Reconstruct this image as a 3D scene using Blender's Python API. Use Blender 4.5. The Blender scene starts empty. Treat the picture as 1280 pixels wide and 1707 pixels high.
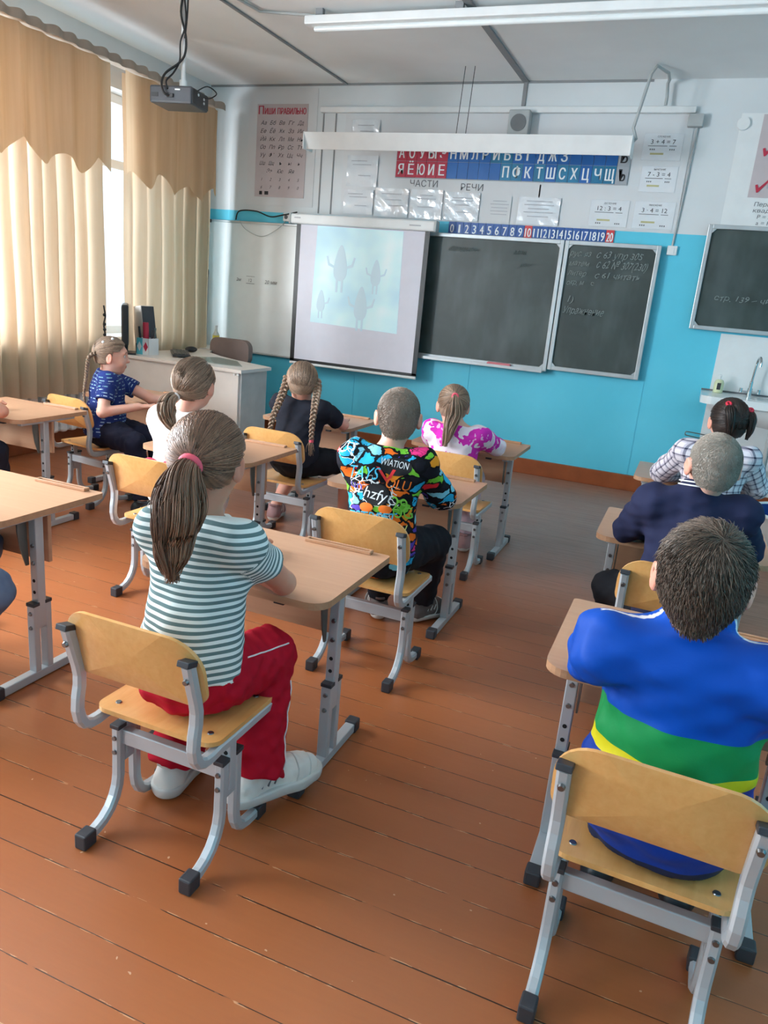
import bpy, bmesh, math, random
import numpy as np
from mathutils import Vector, Matrix

random.seed(7)
rng = np.random.default_rng(7)
S = bpy.context.scene
COL = S.collection
PI = math.pi

# ------------------------------------------------------------------ camera, light, exposure
def make_camera():
    f_px, yaw, pitch, roll = 1251.05, math.radians(-20.957), math.radians(16.117), math.radians(-5.252)
    fw = Vector((math.sin(yaw)*math.cos(pitch), math.cos(yaw)*math.cos(pitch), -math.sin(pitch)))
    rt = Vector((math.cos(yaw), -math.sin(yaw), 0)); dn = fw.cross(rt)
    c, s = math.cos(roll), math.sin(roll)
    r2 = c*rt + s*dn; d2 = -s*rt + c*dn
    m = Matrix((( r2.x, -d2.x, -fw.x, 0), (r2.y, -d2.y, -fw.y, 0), (r2.z, -d2.z, -fw.z, 1.38), (0, 0, 0, 1)))
    cd = bpy.data.cameras.new('camera'); co = bpy.data.objects.new('camera', cd); COL.objects.link(co)
    co.matrix_world = m
    cd.sensor_fit = 'VERTICAL'; cd.sensor_height = 36.0; cd.lens = 36.0*f_px/1707.0
    cd.clip_start = 0.05; cd.clip_end = 100
    S.camera = co
make_camera()

S.view_settings.view_transform = 'Standard'
S.view_settings.look = 'None'
S.view_settings.gamma = 1.0
S.view_settings.use_curve_mapping = False
S.view_settings.exposure = 0.04
S.cycles.max_bounces = 8
S.cycles.diffuse_bounces = 5
S.cycles.transparent_max_bounces = 16
S.cycles.sample_clamp_indirect = 6.0
S.cycles.caustics_reflective = False
S.cycles.caustics_refractive = False

W_ = bpy.data.worlds.new('world'); S.world = W_; W_.use_nodes = True
bgn = W_.node_tree.nodes['Background']
bgn.inputs[0].default_value = (0.80, 0.90, 1.0, 1); bgn.inputs[1].default_value = 1.6

def area(name, loc, rot, sx, sy, power, col=(1, 1, 1)):
    l = bpy.data.lights.new(name, 'AREA'); l.shape = 'RECTANGLE'; l.size = sx; l.size_y = sy
    l.energy = power; l.color = col
    o = bpy.data.objects.new(name, l); COL.objects.link(o); o.location = loc; o.rotation_euler = rot
    return o
# daylight falling on the three windows of the left wall, from outside the glass (+x is into the room)
RX = (0, -PI/2, 0)
area('daylight_front_window', (-5.3, 4.35, 2.0), RX, 2.8, 4.0, 27, (1.0, 0.98, 0.97))
area('daylight_middle_window', (-5.5, 1.3, 2.0), (0, -PI/2, 0.5), 2.8, 3.4, 1500, (0.96, 0.98, 1.0))
area('daylight_rear_window', (-5.3, -2.4, 2.0), (0, -PI/2, 0.5), 2.8, 3.0, 420, (0.96, 0.98, 1.0))

# ------------------------------------------------------------------ materials
def lin(c):
    out = []
    for v in c[:3]:
        v = v/255.0
        out.append(v/12.92 if v <= 0.04045 else ((v+0.055)/1.055)**2.4)
    return tuple(out)+(1.0,)

class NT:
    """small helper around a material's node tree"""
    def __init__(s, name):
        s.m = bpy.data.materials.new(name); s.m.use_nodes = True
        s.t = s.m.node_tree; s.b = s.t.nodes['Principled BSDF']; s.out = s.t.nodes['Material Output']
    def n(s, typ, **kw):
        x = s.t.nodes.new(typ)
        for k, v in kw.items(): setattr(x, k, v)
        return x
    def l(s, a, b): s.t.links.new(a, b)
    def setin(s, x, k, v):
        if hasattr(v, 'is_linked') or hasattr(v, 'links'): s.l(v, x.inputs[k])
        else: x.inputs[k].default_value = v
    def math(s, op, a, b=0.0, c=None, clamp=False):
        x = s.n('ShaderNodeMath', operation=op); x.use_clamp = clamp
        s.setin(x, 0, a); s.setin(x, 1, b)
        if c is not None: s.setin(x, 2, c)
        return x.outputs[0]
    def mix(s, f, a, b, blend='MIX'):
        x = s.n('ShaderNodeMix', data_type='RGBA', blend_type=blend)
        s.setin(x, 0, f); s.setin(x, 6, a); s.setin(x, 7, b)
        return x.outputs[2]
    def coord(s, kind='Object'): return s.n('ShaderNodeTexCoord').outputs[kind]
    def mapping(s, v, sc=(1, 1, 1), loc=(0, 0, 0), rot=(0, 0, 0)):
        x = s.n('ShaderNodeMapping'); s.l(v, x.inputs[0])
        x.inputs['Scale'].default_value = sc; x.inputs['Location'].default_value = loc; x.inputs['Rotation'].default_value = rot
        return x.outputs[0]
    def noise(s, v, scale, detail=3, rough=0.55, out=0, dist=0.0):
        x = s.n('ShaderNodeTexNoise'); s.l(v, x.inputs['Vector'])
        x.inputs['Scale'].default_value = scale; x.inputs['Detail'].default_value = detail
        x.inputs['Roughness'].default_value = rough; x.inputs['Distortion'].default_value = dist
        return x.outputs[out]
    def ramp(s, f, stops, interp='LINEAR'):
        x = s.n('ShaderNodeValToRGB'); x.color_ramp.interpolation = interp
        e = x.color_ramp.elements
        while len(e) < len(stops): e.new(0.5)
        for i, (p, c) in enumerate(stops):
            e[i].position = p; e[i].color = c
        s.l(f, x.inputs[0]); return x.outputs[0]
    def bump(s, h, strength=0.2, dist=0.01):
        x = s.n('ShaderNodeBump'); x.inputs['Strength'].default_value = strength; x.inputs['Distance'].default_value = dist
        s.l(h, x.inputs['Height']); s.l(x.outputs[0], s.b.inputs['Normal'])
    def sep(s, v):
        x = s.n('ShaderNodeSeparateXYZ'); s.l(v, x.inputs[0]); return x.outputs
    def attr(s, name, out='Fac'):
        x = s.n('ShaderNodeAttribute'); x.attribute_name = name; return x.outputs[out]
    def base(s, c): s.setin(s.b, 'Base Color', c)

def mat(name, col, rough=0.5, metal=0.0, var=0.08, vscale=8.0, bump=0.0, bscale=60.0, spec=0.5, coat=0.0, sss=0.0):
    t = NT(name); c = lin(col); b = t.b
    b.inputs['Roughness'].default_value = rough; b.inputs['Metallic'].default_value = metal
    b.inputs['Specular IOR Level'].default_value = spec
    b.inputs['Coat Weight'].default_value = coat
    if sss:
        b.inputs['Subsurface Weight'].default_value = sss; b.inputs['Subsurface Radius'].default_value = (0.01, 0.004, 0.002)
        b.inputs['Subsurface Scale'].default_value = 0.5
    v = t.coord()
    if var:
        f = t.noise(v, vscale)
        lo = tuple(x*(1-var) for x in c[:3])+(1,); hi = tuple(min(1, x*(1+var)) for x in c[:3])+(1,)
        t.base(t.ramp(f, [(0.3, lo), (0.7, hi)]))
    else: b.inputs['Base Color'].default_value = c
    if bump: t.bump(t.noise(v, bscale, 4), bump, 0.004)
    return t.m

def mat_floor():
    t = NT('painted_floor_boards'); v = t.coord(); x, y, z = t.sep(v)
    wv = t.noise(t.mapping(v, (0.7, 0.7, 1)), 1.3, 2)
    yy = t.math('ADD', y, t.math('MULTIPLY', wv, 0.012))
    yb = t.math('DIVIDE', t.math('SUBTRACT', yy, 0.902), 0.1176); idx = t.math('FLOOR', yb); fr = t.math('FRACT', yb)
    wn = t.n('ShaderNodeTexWhiteNoise', noise_dimensions='1D'); t.l(idx, wn.inputs['W'])
    edge = t.math('MINIMUM', fr, t.math('SUBTRACT', 1.0, fr))
    brk = t.noise(t.mapping(v, (2.0, 30, 1)), 3.0, 3)
    wgap = t.math('MULTIPLY_ADD', wn.outputs[0], 0.012, 0.004)
    gap = t.math('MULTIPLY', t.math('LESS_THAN', edge, wgap), t.math('GREATER_THAN', brk, 0.40))
    lip = t.math('MULTIPLY', t.math('LESS_THAN', edge, t.math('ADD', wgap, 0.022)), t.math('GREATER_THAN', t.noise(t.mapping(v, (8, 60, 1)), 2.0, 4), 0.58))
    big = t.noise(v, 1.1, 4); grain = t.noise(t.mapping(v, (1.2, 26, 1)), 4.0, 5)
    c1 = t.ramp(big, [(0.25, lin((158, 90, 50))), (0.75, lin((176, 104, 60)))])
    c2 = t.mix(t.math('MULTIPLY', t.math('SUBTRACT', wn.outputs[0], 0.3), 0.4, clamp=True), c1, lin((150, 88, 54)))
    c3 = t.mix(t.math('MULTIPLY', grain, 0.30), c2, lin((136, 78, 46)))
    # grey reflection of the board wall, painted into the floor colour in front of it
    wall_sheen = t.n('ShaderNodeMapRange'); wall_sheen.clamp = True; wall_sheen.interpolation_type = 'SMOOTHSTEP'
    t.l(t.math('ADD', t.math('MULTIPLY_ADD', x, 0.16, y), t.math('MULTIPLY', big, 0.5)), wall_sheen.inputs[0]); wall_sheen.inputs[1].default_value = 3.3; wall_sheen.inputs[2].default_value = 4.4
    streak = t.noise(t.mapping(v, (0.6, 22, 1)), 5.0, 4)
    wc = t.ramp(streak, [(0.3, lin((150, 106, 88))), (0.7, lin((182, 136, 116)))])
    c3 = t.mix(t.math('MULTIPLY', wall_sheen.outputs[0], 0.85), c3, wc)
    c4 = t.mix(t.math('MULTIPLY', lip, 0.75), c3, lin((206, 158, 118)))
    c5 = t.mix(gap, c4, lin((46, 26, 16)))
    spk = t.math('GREATER_THAN', t.noise(v, 46.0, 1), 0.80)
    c6 = t.mix(t.math('MULTIPLY', spk, 0.6), c5, lin((220, 190, 160)))
    t.base(c6)
    r = t.n('ShaderNodeMapRange'); t.l(t.noise(v, 5.0, 4), r.inputs[0]); r.inputs[3].default_value = 0.26; r.inputs[4].default_value = 0.42
    t.l(r.outputs[0], t.b.inputs['Roughness'])
    t.b.inputs['Specular IOR Level'].default_value = 0.55
    h = t.math('ADD', t.math('MULTIPLY', gap, -1.0), t.math('MULTIPLY', t.noise(t.mapping(v, (1, 5, 1)), 7.0, 3), 0.5))
    t.bump(h, 0.35, 0.003)
    return t.m

def mat_wall():
    """pale painted plaster above a teal dado that ends at 2.01 m"""
    t = NT('two_tone_wall_paint'); v = t.coord(); x, y, z = t.sep(v)
    n = t.noise(v, 1.6, 4)
    up = t.ramp(n, [(0.3, lin((212, 217, 219))), (0.7, lin((222, 226, 228)))])
    lo = t.ramp(n, [(0.3, lin((86, 200, 226))), (0.7, lin((98, 208, 234)))])
    zz = t.math('ADD', z, t.math('MULTIPLY', t.noise(v, 6.0, 2), 0.006))
    t.base(t.mix(t.math('LESS_THAN', zz, 2.013), up, lo))
    t.b.inputs['Roughness'].default_value = 0.5
    t.bump(t.noise(v, 9.0, 3), 0.06, 0.01)
    return t.m

def mat_wood(name, ca, cb, rough, scale=(3, 40, 40), coat=0.0):
    t = NT(name); v = t.coord()
    g = t.noise(t.mapping(v, scale), 1.6, 5, 0.6, dist=0.4); n = t.noise(v, 3.0, 2)
    t.base(t.mix(t.math('MULTIPLY', n, 0.35), t.ramp(g, [(0.3, lin(ca)), (0.72, lin(cb))]), lin(ca)))
    t.b.inputs['Roughness'].default_value = rough; t.b.inputs['Coat Weight'].default_value = coat
    return t.m

def mat_curtain(name, ca, cb, k):
    t = NT(name); v = t.coord()
    w = t.noise(t.mapping(v, (1, 6, 0.3)), 3.0, 3)
    c = t.ramp(w, [(0.3, lin(ca)), (0.7, lin(cb))])
    d = t.n('ShaderNodeBsdfDiffuse'); t.l(c, d.inputs[0])
    tr = t.n('ShaderNodeBsdfTranslucent'); t.l(c, tr.inputs[0])
    mx = t.n('ShaderNodeMixShader'); mx.inputs[0].default_value = k
    t.l(d.outputs[0], mx.inputs[1]); t.l(tr.outputs[0], mx.inputs[2]); t.l(mx.outputs[0], t.out.inputs[0])
    return t.m

def mat_glass(name, tint=(0.95, 0.98, 1.0, 1), k=0.08):
    t = NT(name)
    a = t.n('ShaderNodeBsdfTransparent'); a.inputs[0].default_value = tint
    g = t.n('ShaderNodeBsdfGlossy'); g.inputs['Roughness'].default_value = 0.05
    mx = t.n('ShaderNodeMixShader'); mx.inputs[0].default_value = k
    t.l(a.outputs[0], mx.inputs[1]); t.l(g.outputs[0], mx.inputs[2]); t.l(mx.outputs[0], t.out.inputs[0])
    return t.m

def mat_board(name='green_chalkboard'):
    t = NT(name); v = t.coord()
    n = t.noise(v, 1.8, 4, dist=0.8); n2 = t.noise(t.mapping(v, (1, 1, 0.35)), 4.5, 3)
    c = t.ramp(n, [(0.36, lin((48, 58, 56))), (0.62, lin((62, 73, 70)))])
    t.base(t.mix(t.math('MULTIPLY', t.math('SUBTRACT', n2, 0.45, clamp=True), 1.0, clamp=True), c, lin((112, 124, 126))))
    t.b.inputs['Roughness'].default_value = 0.42
    return t.m

def mat_skin(name, col):
    t = NT(name); v = t.coord()
    n = t.noise(v, 14.0, 3)
    a = lin(col); b = lin((min(255, col[0]*1.03), col[1]*0.93, col[2]*0.90))
    c = t.ramp(n, [(0.3, a), (0.75, b)])
    t.base(t.mix(1.0, c, t.attr('tint', 'Color'), 'MULTIPLY'))
    t.b.inputs['Roughness'].default_value = 0.5
    t.b.inputs['Subsurface Weight'].default_value = 0.12; t.b.inputs['Subsurface Radius'].default_value = (0.012, 0.004, 0.002)
    t.b.inputs['Subsurface Scale'].default_value = 0.6
    return t.m

def mat_hair(name, ca, cb, rough=0.42):
    t = NT(name)
    r = t.attr('strand')
    t.base(t.ramp(r, [(0.0, lin(ca)), (1.0, lin(cb))]))
    t.b.inputs['Roughness'].default_value = rough; t.b.inputs['Specular IOR Level'].default_value = 0.4
    return t.m

def cloth_bump(t, sc=420, st=0.12):
    v = t.coord(); t.bump(t.noise(v, sc, 2), st, 0.002)
    t.b.inputs['Roughness'].default_value = 0.85; t.b.inputs['Specular IOR Level'].default_value = 0.2

def mat_cloth(name, col, var=0.10):
    t = NT(name); c = lin(col); v = t.coord(); f = t.noise(v, 7.0)
    lo = tuple(x*(1-var) for x in c[:3])+(1,); hi = tuple(min(1, x*(1+var)) for x in c[:3])+(1,)
    t.base(t.ramp(f, [(0.3, lo), (0.7, hi)])); cloth_bump(t); return t.m

def mat_stripes(name, ca, cb, period, duty=0.5):
    t = NT(name); s = t.attr('run')
    f = t.math('FRACT', t.math('DIVIDE', s, period))
    t.base(t.mix(t.math('LESS_THAN', f, duty), lin(ca), lin(cb))); cloth_bump(t); return t.m

def mat_plaid(name):
    t = NT(name); u = t.attr('across'); s = t.attr('run')
    f1 = t.math('FRACT', t.math('DIVIDE', s, 0.034)); f2 = t.math('FRACT', t.math('DIVIDE', u, 0.034))
    a = t.math('LESS_THAN', f1, 0.2); b = t.math('LESS_THAN', f2, 0.2)
    a2 = t.math('GREATER_THAN', f1, 0.82); b2 = t.math('GREATER_THAN', f2, 0.82)
    c = t.mix(t.math('MULTIPLY', t.math('MAXIMUM', a2, b2), 0.35), lin((226, 220, 228)), lin((150, 136, 160)))
    c = t.mix(t.math('MULTIPLY', t.math('MAXIMUM', a, b), 0.75), c, lin((92, 88, 112)))
    t.base(t.mix(t.math('MULTIPLY', a, b), c, lin((52, 50, 70)))); cloth_bump(t); return t.m

def mat_dashes(name):
    t = NT(name); u = t.attr('across'); s = t.attr('run')
    row = t.math('DIVIDE', s, 0.019); ri = t.math('FLOOR', row); rf = t.math('FRACT', row)
    wn = t.n('ShaderNodeTexWhiteNoise', noise_dimensions='1D'); t.l(ri, wn.inputs['W'])
    cu = t.math('ADD', t.math('DIVIDE', u, 0.034), t.math('MULTIPLY', wn.outputs[0], 3.0))
    ci = t.math('FLOOR', cu); cf = t.math('FRACT', cu)
    w2 = t.n('ShaderNodeTexWhiteNoise', noise_dimensions='2D'); cb = t.n('ShaderNodeCombineXYZ'); t.l(ci, cb.inputs[0]); t.l(ri, cb.inputs[1]); t.l(cb.outputs[0], w2.inputs['Vector'])
    on = t.math('MULTIPLY', t.math('MULTIPLY', t.math('LESS_THAN', t.math('ABSOLUTE', t.math('SUBTRACT', rf, 0.5)), 0.14), t.math('LESS_THAN', t.math('ABSOLUTE', t.math('SUBTRACT', cf, 0.5)), 0.3)), t.math('GREATER_THAN', w2.outputs[0], 0.3))
    base = t.ramp(t.noise(t.coord(), 5.0), [(0.3, lin((30, 46, 104))), (0.7, lin((42, 60, 126)))])
    t.base(t.mix(on, base, t.mix(w2.outputs[0], lin((190, 200, 225)), lin((110, 160, 170))))); cloth_bump(t); return t.m

def mat_graffiti(name):
    """black jersey under patches of spray-paint colour with outlines and scribbles"""
    t = NT(name); v = t.coord()
    wv = t.n('ShaderNodeVectorMath', operation='ADD'); t.l(v, wv.inputs[0])
    nz = t.noise(v, 14.0, 3, out=1); sc = t.n('ShaderNodeVectorMath', operation='SCALE'); t.l(nz, sc.inputs[0]); sc.inputs['Scale'].default_value = 0.06
    t.l(sc.outputs[0], wv.inputs[1]); p = t.mapping(wv.outputs[0], (1.0, 1.0, 1.9))
    def vor(scale, feature='F1'):
        x = t.n('ShaderNodeTexVoronoi', feature=feature); t.l(p, x.inputs['Vector']); x.inputs['Scale'].default_value = scale; return x
    a = vor(15.0); e = vor(15.0, 'DISTANCE_TO_EDGE')
    hsv = t.n('ShaderNodeSeparateColor'); t.l(a.outputs['Color'], hsv.inputs[0])
    pal = t.ramp(hsv.outputs[0], [(0.0, lin((40, 170, 215))), (0.14, lin((235, 110, 30))), (0.30, lin((26, 26, 36))), (0.38, lin((120, 200, 60))), (0.52, lin((220, 40, 50))), (0.60, lin((24, 24, 34))), (0.68, lin((130, 205, 225))), (0.82, lin((235, 150, 40))), (0.90, lin((80, 60, 160))), (0.95, lin((215, 50, 120)))], 'CONSTANT')
    c = t.mix(t.math('LESS_THAN', e.outputs['Distance'], 0.085), pal, lin((16, 16, 22)))
    b = vor(38.0, 'DISTANCE_TO_EDGE'); bn = t.noise(v, 11.0, 2)
    c = t.mix(t.math('MULTIPLY', t.math('LESS_THAN', b.outputs['Distance'], 0.035), t.math('GREATER_THAN', bn, 0.56)), c, lin((14, 14, 20)))
    g = vor(25.0, 'DISTANCE_TO_EDGE'); gn = t.noise(v, 9.0, 2)
    c = t.mix(t.math('MULTIPLY', t.math('LESS_THAN', g.outputs['Distance'], 0.05), t.math('LESS_THAN', gn, 0.42)), c, lin((235, 240, 240)))
    t.base(c); cloth_bump(t); return t.m

def mat_patches(name):
    t = NT(name); v = t.coord()
    n = t.noise(v, 11.0, 2, dist=0.6); n2 = t.noise(v, 26.0, 2)
    c = t.ramp(n, [(0.0, lin((238, 226, 236))), (0.50, lin((212, 50, 178))), (0.66, lin((192, 26, 140)))], 'CONSTANT')
    t.base(t.mix(t.math('MULTIPLY', t.math('GREATER_THAN', n2, 0.62), 0.7), c, lin((236, 206, 226)))); cloth_bump(t); return t.m

def mat_jacket(name):
    t = NT(name); s = t.attr('run'); nv = t.noise(t.coord(), 6.0)
    c = t.ramp(s, [(0.0, lin((12, 58, 152))), (0.565, lin((216, 206, 18))), (0.592, lin((24, 142, 72))), (0.664, lin((4, 76, 180)))], 'CONSTANT')
    c = t.mix(t.math('LESS_THAN', s, 0.388), c, lin((30, 40, 66)))
    c = t.mix(t.math('MULTIPLY', t.attr('piping'), 1.0), c, lin((232, 236, 240)))
    t.base(t.mix(t.math('MULTIPLY', nv, 0.12), c, lin((10, 40, 110)))); cloth_bump(t, 300, 0.08); t.b.inputs['Roughness'].default_value = 0.55; return t.m

M = {}
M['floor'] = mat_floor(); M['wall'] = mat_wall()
M['ceiling'] = mat('ceiling_whitewash', (238, 240, 240), 0.85, var=0.04, vscale=1.5, bump=0.05, bscale=20)
M['ruffle'] = mat('brownish_ruffle', (170, 156, 142), 0.8)
M['joint'] = mat('ceiling_joint', (142, 144, 146), 0.9)
M['base'] = mat('baseboard_paint', (150, 78, 40), 0.4, var=0.15)
M['desk'] = mat_wood('beech_laminate', (190, 144, 113), (200, 155, 123), 0.32, (2, 30, 30))
M['desk_edge'] = mat_wood('desk_edge_band', (172, 128, 96), (190, 146, 112), 0.45)
M['ply'] = mat_wood('lacquered_plywood', (222, 162, 94), (234, 182, 116), 0.28, (30, 3, 30), 0.3)
M['metal'] = mat('light_grey_powder_coat', (186, 192, 196), 0.34, 0.25, var=0.03, spec=0.5)
M['cap'] = mat('dark_plastic_cap', (52, 53, 58), 0.5)
M['bolt'] = mat('zinc_bolt', (130, 132, 134), 0.3, 0.9)
M['hole'] = mat('dark_hole', (22, 22, 24), 0.9)
M['steel'] = mat('dull_steel', (128, 130, 126), 0.4, 0.8)
M['white'] = mat('white_paint', (232, 234, 234), 0.4, var=0.03)
M['white_gloss'] = mat('white_enamel', (236, 240, 240), 0.25, var=0.02)
M['paper'] = mat('white_paper', (218, 220, 222), 0.55, var=0.03, vscale=2)
M['sleeve'] = mat('plastic_sleeve_paper', (226, 230, 234), 0.12, var=0.03, vscale=9, bump=0.5, bscale=16, coat=0.6)
M['ink'] = mat('grey_print', (104, 106, 110), 0.7)
M['ink_soft'] = mat('soft_grey_print', (186, 188, 194), 0.7)
M['ink_dark'] = mat('dark_print', (52, 52, 56), 0.7)
M['poster'] = mat('pinkish_poster_paper', (198, 186, 188), 0.5, var=0.04)
M['red'] = mat('red_print', (188, 44, 70), 0.5)
M['blue'] = mat('blue_print', (22, 98, 172), 0.4, var=0.10, vscale=3)
M['blue2'] = mat('number_blue', (34, 84, 158), 0.4)
M['red2'] = mat('number_red', (214, 62, 66), 0.4)
M['teal_card'] = mat('green_blue_card', (28, 118, 158), 0.4, var=0.2, vscale=9)
M['grey_card'] = mat('grey_card', (168, 172, 178), 0.5)
M['white_ink'] = mat('white_lettering', (238, 242, 244), 0.5, var=0)
M['board'] = mat_board(); M['chalk'] = mat('chalk_marks', (132, 142, 140), 0.9, var=0.3, vscale=120)
M['chalk_dim'] = mat('faint_chalk_marks', (84, 95, 93), 0.9, var=0.2, vscale=120)
M['alu'] = mat('aluminium_frame', (190, 194, 196), 0.35, 0.4)
M['black'] = mat('black_plastic', (30, 31, 34), 0.4)
M['charcoal'] = mat('charcoal_plastic', (62, 64, 70), 0.38)
M['cable'] = mat('black_cable', (24, 25, 28), 0.5)
M['grey_plastic'] = mat('grey_plastic', (176, 180, 180), 0.5)
M['beige'] = mat('brown_grey_upholstery', (128, 110, 104), 0.7, bump=0.2, bscale=200)
M['oak_white'] = mat('white_laminate', (228, 222, 216), 0.3, var=0.03)
M['grey_lam'] = mat('grey_laminate', (196, 196, 194), 0.45)
M['curtain'] = mat_curtain('thin_peach_curtain', (206, 178, 148), (218, 193, 165), 0.42)
M['valance'] = mat_curtain('peach_valance', (202, 174, 142), (216, 190, 160), 0.4)
M['glass'] = mat_glass('window_glass')
M['clearglass'] = mat_glass('desk_glass', (0.9, 0.95, 0.94, 1), 0.2)
M['chrome'] = mat('chrome', (210, 214, 216), 0.12, 1.0, var=0)
M['pink'] = mat('pink_sponge', (222, 130, 138), 0.9, bump=0.4, bscale=90)
M['yellow'] = mat('yellow_plastic', (222, 206, 80), 0.3)
M['cream_soap'] = mat('yellowish_soap', (220, 222, 180), 0.25)
M['blue_plastic'] = mat('blue_plastic', (22, 52, 140), 0.3)
M['tie'] = mat('coral_hair_tie', (236, 92, 112), 0.7)
M['tie_red'] = mat('red_hair_tie', (216, 40, 64), 0.6)
M['bead'] = mat('white_hair_clip', (235, 235, 235), 0.3)
M['rubber'] = mat('white_shoe_rubber', (206, 205, 200), 0.5)
M['shoe_white'] = mat('white_shoe_leather', (226, 222, 214), 0.45, bump=0.15, bscale=80)
M['shoe_brown'] = mat('grey_brown_shoe', (98, 84, 80), 0.7, bump=0.2, bscale=120)
M['shoe_pink'] = mat('dusty_pink_shoe', (168, 128, 128), 0.7)
M['shoe_black'] = mat('black_shoe', (34, 34, 38), 0.4)
M['eye_white'] = mat('eye_white', (236, 232, 228), 0.15, var=0)
M['iris'] = mat('eye_iris', (58, 52, 46), 0.1, var=0)

# ------------------------------------------------------------------ scene bookkeeping
def tag(o, label, cat, group=None, kind=None):
    o['label'] = label; o['category'] = cat
    if group: o['group'] = group
    if kind: o['kind'] = kind
    return o
def thing(name, label, cat, loc=(0, 0, 0), rz=0.0, group=None):
    o = bpy.data.objects.new(name, None); COL.objects.link(o); o.location = loc; o.rotation_euler = (0, 0, rz)
    o.empty_display_size = 0.05
    return tag(o, label, cat, group)
def link_mesh(name, me, mats, parent=None):
    o = bpy.data.objects.new(name, me); COL.objects.link(o)
    for m in (mats if isinstance(mats, (list, tuple)) else [mats]): me.materials.append(m)
    if parent is not None: o.parent = parent
    return o
def copy_tree(o, parent=None):
    c = o.copy(); COL.objects.link(c); c.parent = parent
    for ch in list(o.children): copy_tree(ch, c)
    return c
def arr_mesh(name, V, F, smooth=True, mi=None):
    """mesh from a vertex array and an array (or list) of faces"""
    me = bpy.data.meshes.new(name); V = np.asarray(V, dtype=np.float32)
    if isinstance(F, np.ndarray):
        k = F.shape[1]; me.vertices.add(len(V)); me.vertices.foreach_set('co', V.ravel())
        me.loops.add(F.size); me.loops.foreach_set('vertex_index', F.astype(np.int32).ravel())
        me.polygons.add(len(F)); me.polygons.foreach_set('loop_start', np.arange(0, F.size, k, dtype=np.int32))
    else: me.from_pydata(V.tolist(), [], F)
    if mi is not None: me.polygons.foreach_set('material_index', np.asarray(mi, dtype=np.int32))
    me.polygons.foreach_set('use_smooth', np.full(len(me.polygons), smooth))
    me.update(calc_edges=True); me.validate(); return me

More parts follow.
